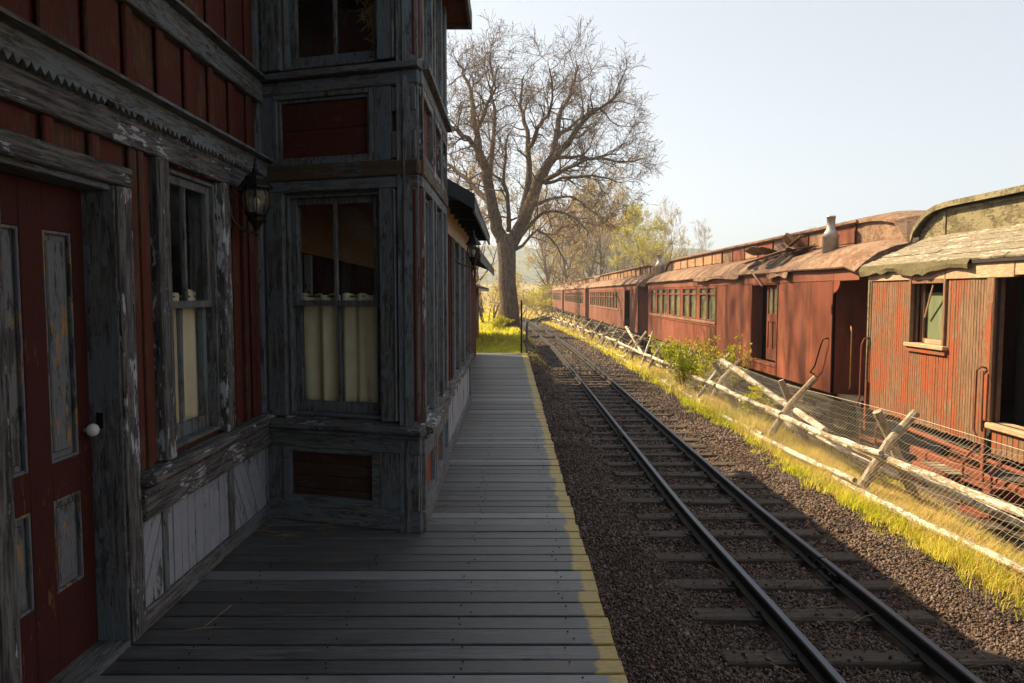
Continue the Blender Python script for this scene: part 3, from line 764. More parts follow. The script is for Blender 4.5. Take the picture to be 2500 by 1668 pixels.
# lanterns
LGLASS = glass('lantern_glass', (.82, .84, .80), .25, (.30, .29, .24))
def lantern(loc, wallx, label, s=1.0):
    t = thing('wall_lantern', label, 'lantern', loc, 'carriage lanterns on the station wall')
    x, y, z = loc
    def prof(p): return [(r * s, h * s) for r, h in p]
    mk('cap', MB().lathe(prof([(.0, .098), (.098, .098), (.098, .106), (.064, .150), (.058, .165), (.030, .188), (.012, .196), (.0, .197)]), 8, loc, math.pi / 8), BLACKIRON, t)
    mk('finial', MB().lathe(prof([(.014, .190), (.020, .206), (.009, .222), (.013, .238), (.006, .252), (.008, .268), (.001, .29)]), 10, loc), BLACKIRON, t, None, True)
    gp = prof([(.066, .097), (.078, .05), (.074, 0), (.056, -.055)])
    for k in range(8):
        a0 = math.pi / 8 + k * math.pi / 4; a1 = a0 + math.pi / 4; rows = []
        for r, h in gp: rows.append([(x + r * .985 * math.cos(a), y + r * .985 * math.sin(a), z + h) for a in (a0 + .05, a1 - .05)])
        mk('glass_pane', MB().sheet(rows), LGLASS, t)
        mk('cage_rib', MB().tube([(x + r * 1.02 * math.cos(a0), y + r * 1.02 * math.sin(a0), z + h) for r, h in gp], .0048 * s, 6), BRASS if k in (5, 6, 7) else BLACKIRON, t, None, True)
    mk('base_cup', MB().lathe(prof([(.062, -.048), (.066, -.056), (.060, -.064), (.050, -.072), (.046, -.092), (.028, -.118), (.020, -.135), (.012, -.15), (.014, -.172), (.006, -.19), (.0, -.192)]), 8, loc, math.pi / 8), BLACKIRON, t)
    mk('bulb', MB().lathe(prof([(.0, -.05), (.012, -.05), (.012, -.02), (.02, .0), (.022, .022), (.012, .045), (.0, .05)]), 10, loc), PORCELAIN, t, None, True)
    wx = wallx
    arm = []
    for i in range(15):
        q = i / 14; ang = math.pi * (.5 + 1.0 * q)
        arm.append((wx + .02 + (x - wx - .02) * (1 - math.cos(q * math.pi / 2)) , y, z + s * (.0 - .165 * math.sin(q * math.pi / 2) ** .8)))
    mk('arm', MB().tube(arm, .009 * s, 8), BRASS, t, None, True)
    cur = [(wx + .03 + .03 * s * math.cos(a) * (1 - a / 9), y, z + s * (.05 + .03 * math.sin(a) * (1 - a / 9))) for a in np.linspace(0, 6, 16)]
    mk('scroll', MB().tube(cur, .005 * s, 6), BRASS, t, None, True)
    pl = MB(); pr = [(-.028, -.10), (.0, -.135), (.028, -.10), (.034, -.02), (.03, .06), (.018, .085), (-.018, .085), (-.03, .06), (-.034, -.02)]
    pl.prism([(y + a * s, z + b * s) for a, b in pr], 0, wx + .001, wx + .022); mk('wall_plate', pl, BRASS, t)
    return t
lantern((-1.585, 4.50, 2.15), -1.767, 'tarnished carriage lantern on the red boards beside the bay corner', 1.04)
lantern((-.405, 7.62, 2.03), -.632, 'carriage lantern under the low eave with a paper tag hanging below', .88)
tag(mk('paper_tag', MB().prism([(7.62 - .055, 1.81), (7.62 + .005, 1.772), (7.62 + .065, 1.81), (7.62 + .005, 1.848)], 0, -.412, -.408).tube([(-.41, 7.622, 1.84), (-.405, 7.62, 1.87)], .0015, 4), plain('tag_paper', (.6, .56, .42), .9), None), 'pale diamond shaped tag hanging under the farther lantern', 'tag')

# ---------------------------------------------------------------- low wing of the station
MW = frame((-.635, 0, 0), (0, 1, 0))
WW = [(7.62, 8.22), (8.50, 9.10), (9.30, 9.86)]
W2 = wall_back('wing_wall', RED('z'), ST, MW, 6.56, 10.5, -.05, 2.5, [(a, b, .76, 2.14) for a, b in WW])
wb('base_board', GREY('x'), W2, MW, 6.56, 10.5, -.02, .03, 0, .12); wb('sill', FLAKE('x'), W2, MW, 6.56, 10.5, -.02, .08, .68, .742, .012)
wb('belt_board', FLAKE('x'), W2, MW, 6.56, 10.5, -.02, .035, .57, .678); wb('frieze', CREAM('x'), W2, MW, 6.56, 10.5, -.02, .02, 2.18, 2.46)
u = 6.57
while u < 10.45:
    w = R.uniform(.10, .15); wb('wainscot_board', WAIN('z'), W2, MW, u, min(u + w, 10.49) - .004, -.02, R.uniform(.006, .014), .122, .568); u += w
for a, b in WW:
    dh_window(ST, MW, a, b, .762, 2.138, 1.5)
    wb('window_casing', GREY('z'), W2, MW, a - .09, a - .001, -.02, .035, .744, 2.178); wb('window_casing', GREY('z'), W2, MW, b + .001, b + .09, -.02, .035, .744, 2.178)
for a, b in ((6.57, 6.80), (6.80, 7.04), (7.05, 7.29), (7.30, 7.52), (9.96, 10.2), (10.21, 10.49), (8.32, 8.40), (9.2, 9.205)):
    wb('siding_board', RED('z'), W2, MW, a, b - .004, -.02, .004, .744, 2.178)
for b in (6.80, 7.05, 7.30, 10.2): wb('batten', RED('z'), W2, MW, b - .025, b + .025, .006, .03, .744, 2.178)
bx('corner_post', GREY('z'), ST, -.70, -.60, 10.41, 10.51, 0, 2.46)
rf = mk('wing_roof', MB().prism([(-.33, 2.445), (-.33, 2.475), (-4.6, 4.9), (-4.6, 4.86)], 1, 6.58, 10.95), ROOFMETAL, ST)
mk('rake_board', MB().prism([(-.335, 2.36), (-.335, 2.50), (-4.6, 4.92), (-4.6, 4.78)], 1, 6.553, 6.579), ROOFMETAL, rf)
bx('gutter_board', GREY('y'), rf, -.355, -.333, 6.58, 10.95, 2.335, 2.44, .004)
for i in range(9):
    bx('rafter_tail', DARKWOOD, rf, -.62, -.36, 6.72 + i * .52, 6.77 + i * .52, 2.40, 2.463 - .0, .004)
mk('soffit', MB().prism([(-.36, 2.463), (-.36, 2.47), (-.80, 2.72), (-.80, 2.713)], 1, 6.59, 10.94), DARKWOOD, rf)

# ---------------------------------------------------------------- long low shed beyond the station
S2 = thing('freight_shed', 'long dark red shed with drooping eave beyond the station wing', 'building', (-.95, 15.5, 0))
w2 = bx('wall', DARKWOOD, S2, -1.08, -.985, 10.55, 19.0, -.4, 2.5, 0)
y = 10.56
while y < 18.8:
    if not 15.2 < y < 16.1: bx('siding_board', RED('z'), w2, -.984, -.95 + R.uniform(-.006, .004), y, y + .235, -.1, 2.35, .004)
    y += .24
dd = bx('door', GREY('z'), S2, -.984, -.955, 15.25, 16.2, 0.02, 2.02); bx('door_panel', WAIN('z'), dd, -.9545, -.945, 15.4, 16.05, 1.1, 1.85); bx('door_panel', WAIN('z'), dd, -.9545, -.945, 15.4, 16.05, .2, .95)
for a in (15.14, 16.21): bx('door_casing', GREY('z'), S2, -.984, -.93, a, a + .10, 0, 2.1)
rf = mk('roof', MB().prism([(-.47, 2.20), (-.47, 2.26), (-4.8, 3.9), (-4.8, 3.8)], 1, 10.3, 19.3), ROOFMETAL, S2)
bx('fascia', GREY('y'), rf, -.495, -.473, 10.97, 19.3, 2.09, 2.20)
mk('soffit', MB().prism([(-.50, 2.185), (-.50, 2.19), (-1.0, 2.42), (-1.0, 2.37)], 1, 10.97, 19.29), DARKWOOD, rf)
mk('gable_wall', MB().prism([(-.96, 0), (-.96, 2.3), (-4.7, 3.75), (-4.7, 0)], 1, 19.02, 19.1), RED('z'), S2)
S3 = thing('small_outbuilding', 'small red outbuilding with low roof at the far end of the row', 'building', (-1.5, 27, 0))
w3 = bx('wall', DARKWOOD, S3, -1.70, -1.50, 24.0, 32.0, -.4, 1.95, 0)
for i in range(26): bx('siding_board', RED('z'), w3, -1.499, -1.47, 24.0 + i * .305, 24.295 + i * .305, -.3, 1.9)
bx('wall', RED('z'), S3, -5, -1.5, 23.88, 23.99, -.4, 1.95)
bx('window', GREY('z'), S3, -1.469, -1.44, 29.3, 30.2, .5, 1.5)
rf = mk('roof', MB().prism([(-1.05, 1.78), (-1.05, 1.86), (-5.2, 3.3), (-5.2, 3.2)], 1, 23.4, 32.6), plain('shingle_grey', (.10, .085, .07), .9, 0, (.05, .045, .04), 12), S3)
bx('fascia', CREAM('y'), rf, -1.072, -1.052, 23.4, 32.6, 1.70, 1.78)
# posts at the end of the boards
tag(mk('fence_post', MB().box(.235, .285, 19.75, 19.80, -.4, 1.43, .006), DARKWOOD), 'tall thin dark post at the far end of the platform', 'post')
tag(mk('fence_post', MB().tube([(.40, 19.72, -.5), (.415, 19.72, .2), (.41, 19.725, .78)], [.04, .037, .034], 8), GREY('z')), 'short grey post on the corner of the platform end', 'post')

# ================================================================ COACHES
def CRED(g): return wood('coach_red_paint', g, (.185, .048, .025), (.25, .074, .038), (.16, .08, .042), (.062, .028, .018), .32, stretch=22, bstr=.35, patch=1.1, tg=.062 if g == 'z' else None)
def CRED2(g): return wood('faded_coach_paint', g, (.19, .060, .036), (.24, .086, .052), (.17, .095, .06), (.07, .038, .026), .36, stretch=18, bstr=.3, patch=.8, tg=.07 if g == 'z' else None)
def BARE(g): return wood('bare_coach_boards', g, (.28, .072, .03), (.24, .085, .046), (.25, .15, .092), (.15, .082, .048), .70, stretch=8, bstr=.5, patch=2.0, across=True)
def ORANGE(g): return wood('orange_coach_boards', g, (.30, .070, .027), (.26, .074, .035), (.24, .155, .10), (.14, .085, .052), .58, stretch=8, bstr=.5, patch=2.0, across=True)
def PINKB(g): return wood('bleached_letterboard', g, (.46, .20, .13), (.55, .34, .24), (.52, .42, .28), (.40, .26, .16), .6, bstr=.6)
def SHAKE(g): return wood('bleached_roof_planks', g, (.52, .48, .41), (.42, .385, .31), (.13, .105, .07), (.30, .26, .19), .68, stretch=16, bstr=1.0)
def OLIVE(g): return wood('olive_roof_canvas', g, (.19, .165, .095), (.25, .215, .13), (.085, .07, .038), (.15, .125, .07), .55, stretch=2, bstr=.5, patch=3)
def CANVAS(g): return wood('brown_roof_canvas', g, (.22, .135, .09), (.30, .20, .135), (.14, .075, .05), (.20, .11, .07), .55, stretch=3, bstr=.6, patch=1.8)
def TAN(g): return wood('tan_clerestory', g, (.36, .16, .10), (.40, .25, .15), (.42, .32, .20), (.20, .12, .07), .5, stretch=3, bstr=.4, patch=1.6)
OXIDE = plain('red_oxide_iron', (.20, .055, .028), .8, 0, (.12, .04, .024), 14, .4)
FELT = plain('roofing_felt', (.14, .12, .065), .95, 0, (.09, .075, .04), 22, .5)
SHADE = plain('green_window_blind', (.17, .20, .12), .9, 0, (.12, .145, .085), 2.5, .1, .2, (6, 6, 1))
ZINC = plain('galvanised_flue', (.48, .46, .44), .55, .4, (.36, .32, .28), 9, .2)
UNDER = plain('underframe_black', (.035, .028, .022), .9, 0, (.06, .045, .035), 8)
X0, X1 = 5.6, 8.5
ZS, ZT, ZE = -.14, 1.83, 2.05
def roof_loft(ya, yb, mat, parent, bull=1.3, wav=.012, seed=1, cz=.36, name='roof'):
    rr = random.Random(seed); n = max(12, int((yb - ya) / .42)); rows = []
    ph = [rr.uniform(0, 6) for _ in range(4)]
    for i in range(n + 1):
        Y = ya + (yb - ya) * i / n
        e = min(Y - ya, yb - Y); t = max(0, 1 - e / bull); f = math.sqrt(max(0, 1 - t * t)); low = .10 * max(0, 1 - e / .5) ** 2
        w = wav * (math.sin(Y * 3.1 + ph[0]) + .7 * math.sin(Y * 7.3 + ph[1])); w2 = wav * .6 * math.sin(Y * 2.2 + ph[2])
        P = [(X0 - .10 + .3 * w, ZE - .012 + w2), (X0 - .115 + .4 * w, ZE + .012 + w2), (X0 + .02, ZE + .16 + w), (X0 + .24, ZE + .32 + w), (X0 + .50, ZE + .42 + w * .6), (X0 + .77, ZE + .475)]
        b = ZE + .475; H = cz * f
        P += [(X0 + .772, b + H * .98), (X0 + .70, b + H), (X0 + .70, b + H + .05 * f), (X0 + .92, b + H + .13 * f), (X0 + 1.2, b + H + .18 * f)]
        P = [(x, z - low) for x, z in P]
        full = P + [(7.05, b + H + .195 * f - low)] + [(14.1 - x, z) for x, z in reversed(P)]
        rows.append([(x, Y, z) for x, z in full])
    mb = MB().sheet(rows)
    k = len(rows[0])
    mb.f.append(tuple(range(k))); mb.f.append(tuple(len(rows) * k - k + i for i in reversed(range(k))))
    return mk(name, mb, mat, parent)
def truck(parent, yc, mat, detail=True):
    zr = -1.15; r = .42
    tb = mk('truck', MB().box(5.78, 5.90, yc - 1.25, yc + 1.25, -.72, -.60, .02).box(5.80, 5.88, yc - .35, yc + .35, -.60, -.45, .02).box(5.84, 8.1, yc - .14, yc + .14, -.58, -.40, .02).box(8.2, 8.3, yc - 1.25, yc + 1.25, -.72, -.60, .02), mat, parent)
    for s in (-.9, .9):
        for x in (6.33, 7.77):
            w = MB().lathe([(.0, -.06), (.10, -.07), (.12, -.03), (r - .09, -.015), (r - .07, -.05), (r, -.05), (r, .05), (r + .03, .05), (r + .03, .08), (.1, .08), (.0, .08)], 28)
            mk('wheel', w, UNDER, tb, Matrix.Translation((x, yc + s, zr + r)) @ Matrix.Rotation(math.pi / 2, 4, 'Y'), True)
        mk('axle_box', MB().box(5.76, 5.94, yc + s - .13, yc + s + .13, zr + r - .15, zr + r + .14, .03), mat, tb)
    if detail:
        for s in (-.47, .43):
            pts = [(5.86 + .075 * math.cos(a), yc + s + .075 * math.sin(a), -.98 + a / (2 * math.pi * 4.5) * .30) for a in np.linspace(0, 2 * math.pi * 4.5, 72)]
            mk('coil_spring', MB().tube(pts, .022, 6), mat, tb, None, True)
            mk('spring_seat', MB().box(5.76, 5.97, yc + s - .13, yc + s + .13, -1.03, -.995, .008), mat, tb)
    return tb
def underframe(t, ya, yb, mat=UNDER):
    u = mk('underframe', MB().box(5.72, 5.86, ya + .1, yb - .1, -.34, ZS, .01).box(8.24, 8.38, ya + .1, yb - .1, -.34, ZS, .01).box(5.86, 8.24, ya + .1, yb - .1, -.24, ZS - .02), mat, t)
    mid = (ya + yb) / 2; q = (yb - ya) * .28
    for x in (5.95, 8.15):
        mk('truss_rod', MB().tube([(x, ya + 1.5, -.28), (x, mid - q * .5, -.72), (x, mid + q * .5, -.72), (x, yb - 1.5, -.28)], .02, 6), UNDER, u)
    for s in (-.5, .5): mk('queen_post', MB().box(5.92, 5.98, mid + s * q - .04, mid + s * q + .04, -.72, -.24, .005), UNDER, u)
    mk('brake_cylinder', MB().tube([(6.2, mid - .5, -.6), (6.2, mid + .5, -.6)], .16, 12), UNDER, u, None, True)
    return u
def body(t, ya, yb, holes, mat, letter=None):
    b = MB()
    for a, e, c, d in holes_wall(ya, yb, ZS, ZT, holes): b.box(X0, X0 + .05, a, e, c, d)
    side = mk('side_wall', b, mat('z'), t)
    bx('side_wall', mat('z'), t, X1 - .05, X1, ya, yb, ZS, ZE, 0)
    for y_ in (ya, yb - .05): mk('end_wall', MB().box(X0 + .004, X1 - .05, y_, y_ + .05, ZS, ZE).box(X0 + .45, X1 - .45, y_, y_ + .05, ZE, ZE + .25), mat('z'), t)
    bx('floor', UNDER, t, X0 + .05, X1 - .05, ya + .05, yb - .05, ZS, ZS + .08, 0)
    if letter: bx('letterboard', letter('y'), t, X0 - .012, X0 + .05, ya, yb, ZT + .001, ZE - .01, .004)
    return side
def coach_window(t, a, b, z0, zt, z1, mat, split=True, shade=True):
    f = MB(); w = .045
    f.box(X0 - .012, X0 + .06, a, a + w, z0, z1, .004).box(X0 - .012, X0 + .06, b - w, b, z0, z1, .004)
    f.box(X0 - .010, X0 + .06, a + w, b - w, z0, z0 + .05, .004).box(X0 - .010, X0 + .06, a + w, b - w, z1 - .04, z1, .004)
    if split: f.box(X0 - .014, X0 + .05, a + w, b - w, zt - .025, zt + .025, .004)
    win = mk('window', f, mat('z'), t)
    for lo, hi in (((z0 + .05, zt - .025), (zt + .025, z1 - .04)) if split else ((z0 + .05, z1 - .04),)):
        mk('pane', MB().box(X0 + .030, X0 + .034, a + w - .003, b - w + .003, lo - .003, hi + .003), CARGLASS, win)
    if shade: mk('blind', MB().box(X0 + .11, X0 + .116, a + .01, b - .01, z0 - .05 + (0 if R.random() < .75 else .25), z1 + .02), SHADE, win)
    return win
def flue(t, x, y, z, s=1.0):
    return mk('stovepipe', MB().lathe([(.155 * s, 0), (.155 * s, .30 * s), (.175 * s, .31 * s), (.10 * s, .44 * s), (.082 * s, .47 * s), (.082 * s, .70 * s), (.092 * s, .70 * s), (.092 * s, .73 * s), (.07 * s, .73 * s)], 18, (x, y, z)), ZINC, t, None, True)
def clerestory_bits(roof, ya, yb, step, mat, z0, z1, frac=1.0):
    y = ya
    while y + step * .8 < yb:
        if R.random() < frac:
            mk('clerestory_panel', MB().box(X0 + .752, X0 + .771, y + .04, y + step - .05, z0, z1, .004), mat('y'), roof)
        mk('clerestory_post', MB().box(X0 + .735, X0 + .771, y - .025, y + .02, z0 - .03, z1 + .03, .004), CRED('z'), roof)
        y += step
    bx('clerestory_eave', CANVAS('y'), roof, X0 + .66, X0 + .70, ya - .2, yb + .2, z1 + .05, z1 + .10, .006)

# --- second coach: red, half windowed, with the torn roof
C2 = thing('passenger_coach', 'red wooden coach with torn roof, stovepipe and recessed side door', 'train coach', (7.05, 21, -1.15), 'old coaches on the siding')
wins2 = [(28.15, 29.0), (26.82, 27.78), (25.95, 26.78), (24.80, 25.70), (23.95, 24.76), (22.74, 23.60), (21.88, 22.70), (20.66, 21.48), (19.80, 20.62)]
holes = [(a, b, .83, 1.80) for a, b in wins2] + [(15.2, 16.78, .10, 1.80)]
body(C2, 12.55, 29.6, holes, CRED, CRED2)
for a, b in wins2: coach_window(C2, a + .002, b - .002, .832, 1.60, 1.798, CRED)
bx('window_sill', CANVAS('y'), C2, X0 - .045, X0 - .001, 19.70, 29.15, .755, .83, .01); bx('sill_apron', CRED('y'), C2, X0 - .02, X0 - .001, 19.74, 29.1, .69, .754, .004)
for y in (15.17, 16.80, 19.72, 12.57): bx('side_batten', CRED('z'), C2, X0 - .018, X0 - .001, y - .02, y + .02, ZS, ZT, .004)
bx('doorway_lining', CRED('z'), C2, X0 + .05, X0 + .24, 16.78, 16.82, .1, 1.80, 0); bx('doorway_lining', CRED('z'), C2, X0 + .05, X0 + .24, 15.16, 15.2, .1, 1.80, 0)
dl = MB(); xa, xb = X0 + .13, X0 + .17
for a, b in ((15.21, 15.29), (15.53, 15.58), (15.82, 15.86), (16.10, 16.18)): dl.box(xa, xb, a, b, .14, 1.78, .004)
for z0, z1 in ((.14, .40), (.98, 1.16), (1.72, 1.78)): dl.box(xa + .001, xb, 15.29, 16.10, z0, z1, .004)
d2 = mk('door', dl, CRED('z'), C2)
for a, b in ((15.29, 15.53), (15.58, 15.82), (15.86, 16.10)):
    mk('door_panel', MB().box(xa + .022, xa + .034, a, b, .40, .98), CRED('z'), d2); mk('blind', MB().box(xa + .04, xa + .046, a, b, 1.16, 1.72), SHADE, d2)
    mk('pane', MB().box(xa + .018, xa + .021, a, b, 1.16, 1.72), CARGLASS, d2)
bx('threshold', CRED2('y'), C2, X0 - .03, X0 + .16, 15.2, 16.78, .04, .098, .006); bx('sill_plank', CRED('y'), C2, X0 - .012, X0 - .001, 15.22, 16.76, ZS + .002, .03, .004)
# open end platform and hood at the near end
bx('hood_board', CRED2('y'), C2, X0 - .012, X0 + .03, 11.62, 12.549, ZT - .005, ZE - .012, .004)
arc = [(12.549, ZT - .006), (12.30, ZT - .006)] + [(12.30 + .245 * (1 - math.cos(a)) + .0, ZT - .006 - .20 * math.sin(a) * 1.0) for a in np.linspace(.25, 1.5, 7)] + [(12.549, ZT - .24)]
mk('hood_bracket', MB().prism(arc, 0, X0 - .008, X0 + .03), CRED('z'), C2)
bx('end_platform', UNDER, C2, X0 + .1, X1 - .1, 11.65, 12.54, ZS - .1, ZS, 0)
bx('end_door', CRED('z'), C2, 6.6, 7.4, 12.51, 12.548, ZS + .05, 1.75)
mk('hand_rail', MB().tube([(X0 + .25, 12.40, 1.05), (X0 + .25, 12.36, .95), (X0 + .25, 12.36, .0), (X0 + .25, 12.40, -.05)], .014, 8), plain('worn_brass_rail', (.38, .20, .07), .5, .3), C2, None, True)
mk('hand_rail', MB().tube([(X0 - .005, 12.70, .82), (X0 - .09, 12.72, .80), (X0 - .10, 12.82, .62), (X0 - .11, 12.98, .30), (X0 - .10, 13.2, .16), (X0 - .005, 13.26, .12)], .013, 8), BLACKIRON, C2, None, True)
mk('hinge', MB().box(X0 - .02, X0 - .001, 12.55, 12.60, 1.25, 1.42, .005).box(X0 - .014, X0 - .001, 12.56, 12.58, 1.42, 1.75), BLACKIRON, C2)
rf2 = roof_loft(11.55, 29.9, CANVAS('x'), C2, 1.5, .013, 3)
clerestory_bits(rf2, 13.4, 28.6, 1.06, lambda g_: (CRED2, TAN, TAN)[R.randrange(3)](g_), ZE + .50, ZE + .80, .85)
flue(C2, X0 + .36, 13.55, ZE + .33, .92); flue(C2, X0 + .32, 29.0, ZE + .30, 1.15)
for i, (yy, L, tilt, zz, xx) in enumerate([(15.9, 1.5, .42, 2.42, 6.02), (16.6, 1.2, .16, 2.33, 5.86), (17.2, .9, -.25, 2.36, 5.96), (15.2, .8, .12, 2.45, 6.1), (16.2, .7, .7, 2.52, 6.22)]):
    mb = MB().box(-.05, .05, -L / 2, L / 2, -.012, .012, .004)
    mk('torn_lath', mb, CANVAS('y'), C2, Matrix.Translation((xx, yy, zz)) @ Matrix.Rotation(tilt, 4, 'X') @ Matrix.Rotation(R.uniform(-.5, .5), 4, 'Z'))
def flap(t, ya, yb, x0, z0, x1, z1, mat, curl=.1, seed=0):
    rr = random.Random(seed); rows = []
    for i in range(10):
        s = i / 9; Y = ya + (yb - ya) * s; j = rr.uniform(-.03, .03)
        rows.append([(x0 + (x1 - x0) * q + j * q, Y, z0 + (z1 - z0) * q + curl * q * q + .03 * math.sin(s * 9 + q * 4)) for q in (0, .35, .7, 1)])
    o = mk('torn_canvas', MB().sheet(rows), mat, t); o.modifiers.new('thick', 'SOLIDIFY').thickness = .012; return o
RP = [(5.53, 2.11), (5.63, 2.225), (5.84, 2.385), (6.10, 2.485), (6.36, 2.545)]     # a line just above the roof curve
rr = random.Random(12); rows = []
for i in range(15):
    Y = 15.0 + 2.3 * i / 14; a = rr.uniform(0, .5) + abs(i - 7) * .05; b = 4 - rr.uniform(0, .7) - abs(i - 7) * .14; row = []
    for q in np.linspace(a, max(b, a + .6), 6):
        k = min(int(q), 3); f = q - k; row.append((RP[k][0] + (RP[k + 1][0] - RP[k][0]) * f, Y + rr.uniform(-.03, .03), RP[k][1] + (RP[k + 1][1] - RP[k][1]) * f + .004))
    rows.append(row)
mk('hole_shade_sheet', MB().sheet(rows), DARK, C2)  # dark sheet laid on the roof; the hole's shade is only its colour
for i in range(7):
    Y = 15.1 + i * .33; mk('bare_rafter', MB().tube([(RP[k][0], Y + .02 * k, RP[k][1] + .012) for k in range(1 + i % 2, 5 - i % 3 // 2)], .022, 4), CANVAS('y'), C2)
flap(C2, 16.9, 18.3, 6.28, 2.56, 5.80, 2.62, CANVAS('x'), .10, 2); flap(C2, 14.6, 15.5, 6.20, 2.56, 5.72, 2.44, CANVAS('x'), .10, 4); flap(C2, 15.6, 16.4, 6.36, 2.60, 6.05, 2.86, TAN('x'), .05, 6)
mk('sprung_board', MB().box(-.05, .05, -.75, .75, -.012, .012, .004), CANVAS('y'), C2, Matrix.Translation((6.12, 16.0, 2.64)) @ Matrix.Rotation(-.26, 4, 'X')); mk('sprung_board', MB().box(-.06, .06, -.9, .9, -.012, .012, .004), TAN('y'), C2, Matrix.Translation((5.78, 16.3, 2.46)) @ Matrix.Rotation(-.16, 4, 'X') @ Matrix.Rotation(.3, 4, 'Z'))
flap(C2, 14.4, 15.6, 5.52, 2.035, 5.48, 1.94, CANVAS('x'), 0, 5)
flap(C2, 17.4, 21.8, 5.50, 2.06, 5.465, 1.985, CANVAS('x'), 0, 8)
mk('hanging_lath', MB().tube([(5.50, 16.6, 2.12), (5.485, 16.1, 1.9), (5.50, 15.85, 1.76)], .022, 4), CANVAS('y'), C2)
underframe(C2, 12.6, 29.5); truck(C2, 14.6, UNDER, False); truck(C2, 27.4, UNDER, False)

# --- farther coaches
def far_coach(label, ya, yb, wa, wb_, n, door, mat, pink=False, seed=0):
    t = thing('passenger_coach', label, 'train coach', (7.05, (ya + yb) / 2, -1.15), 'old coaches on the siding')
    st = (wb_ - wa) / n; wins = [(wa + i * st + .13, wa + (i + 1) * st - .13) for i in range(n)]
    holes = [(a, b, .80, 1.76) for a, b in wins] + ([(door[0], door[1], .0, 1.78)] if door else [])
    body(t, ya, yb, holes, mat, CRED2)
    for a, b in wins: coach_window(t, a + .002, b - .002, .802, 1.45, 1.758, mat, True, R.random() < .45)
    bx('window_sill', CANVAS('y'), t, X0 - .04, X0 - .001, wa, wb_, .74, .80, .01)
    if door: bx('threshold', mat('y'), t, X0 - .03, X0 + .1, door[0], door[1], -.08, -.002)
    r = roof_loft(ya - .5, yb + .4, CANVAS('x'), t, 1.4, .014, seed)
    clerestory_bits(r, ya + 1.2, yb - 1.2, 1.3, TAN, ZE + .50, ZE + .80, .55)
    underframe(t, ya, yb); truck(t, ya + 2.4, UNDER, False); truck(t, yb - 2.4, UNDER, False)
    return t
far_coach('third coach from the right, long row of windows and open dark doorway', 32.0, 52.4, 37.8, 51.6, 12, (34.2, 35.9), CRED2, seed=5)
far_coach('fourth coach from the right, dark windows the whole length', 55.0, 77.5, 56.5, 76.5, 14, None, CRED2, seed=9)
far_coach('farthest pale pink coach at the head of the line', 80.2, 101, 82, 99, 7, None, CRED2, seed=13)

# --- nearest coach: peeling boards and bleached roof planks
C1 = thing('passenger_coach', 'nearest wooden coach with peeling orange boards and bleached plank roof', 'train coach', (7.05, 5, -1.15), 'old coaches on the siding')
ya, yb = -5.0, 11.28
H1 = [(9.32, 10.07, .92, 1.76), (7.0, 8.34, .10, 1.80)]
b = MB()
for a, e, c, d in holes_wall(ya, yb, ZS - .04, ZT, H1): b.box(X0 + .022, X0 + .06, a, e, c, d)
sw = mk('side_wall', b, DARKWOOD, C1)
bx('side_wall', CRED('z'), C1, X1 - .05, X1, ya, yb, ZS, ZE, 0); bx('end_wall', CRED('z'), C1, X0 + .03, X1 - .05, yb - .05, yb - .001, ZS, ZE - .09, 0); bx('end_wall', CRED('z'), C1, X0 + .03, X1 - .05, ya, ya + .05, ZS, ZE - .09, 0)
bx('floor', UNDER, C1, X0 + .06, X1 - .05, ya + .05, yb - .05, ZS, ZS + .08, 0); bx('partition', DARKWOOD, C1, X0 + .5, X1 - .06, 8.6, 8.66, ZS + .1, ZE + .1, 0)
y = yb - .085
def run(y0, y1, z0, z1):
    k = (y0 + y1) / 2
    p = .82 if k > 9.25 else .34
    mat = ORANGE('z') if R.random() < p else BARE('z')
    b = MB().box(X0 + R.uniform(-.002, .003), X0 + .0215, y0 + .0014, y1 - .0014, z0 + R.uniform(-.012, .006), z1, .0045)
    b.v = [(p_, q, r + R.uniform(-.002, .002)) for p_, q, r in b.v]
    mk('siding_board', b, mat, sw)
while y > 8.50:
    w = R.uniform(.050, .058); y0 = y - w
    inside = y0 < 10.10 and y > 9.29
    if inside: run(y0, y, ZS - .05, .81)
    else: run(y0, y, ZS - .05, ZT - .03)
    y = y0
y = 6.98
while y > 2.5: run(y - .055, y, ZS - .05, ZT - .03); y -= .055
bx('corner_post', ORANGE('z'), C1, X0 - .015, X0 + .06, 11.20, 11.285, ZS - .1, ZT - .02, .008); bx('corner_strip', OLIVE('z'), C1, X0 - .03, X0 - .016, 11.235, 11.28, ZS, ZT - .03, .004)
bx('door_post', BARE('z'), C1, X0 - .02, X0 + .12, 8.342, 8.48, .10, ZT + .02, .01); bx('door_post', ORANGE('z'), C1, X0 - .026, X0 - .0205, 8.36, 8.44, .12, 1.5, .002)
for a, e, z0, z1 in ((10.06, 11.30, ZT - .035, ZE - .075), (9.30, 10.05, ZT - .035, ZE - .075), (8.02, 9.29, ZT - .04, ZE - .04), (-4.9, 8.01, ZT - .02, ZE - .03)):
    bx('letterboard', PINKB('y'), C1, X0 - .026, X0 + .05, a, e - .006, z0, z1, .006)
bx('letterboard_batten', CRED2('y'), C1, X0 - .012, X0 + .05, 8.0, 11.3, ZE - .073, ZE - .015, .004)
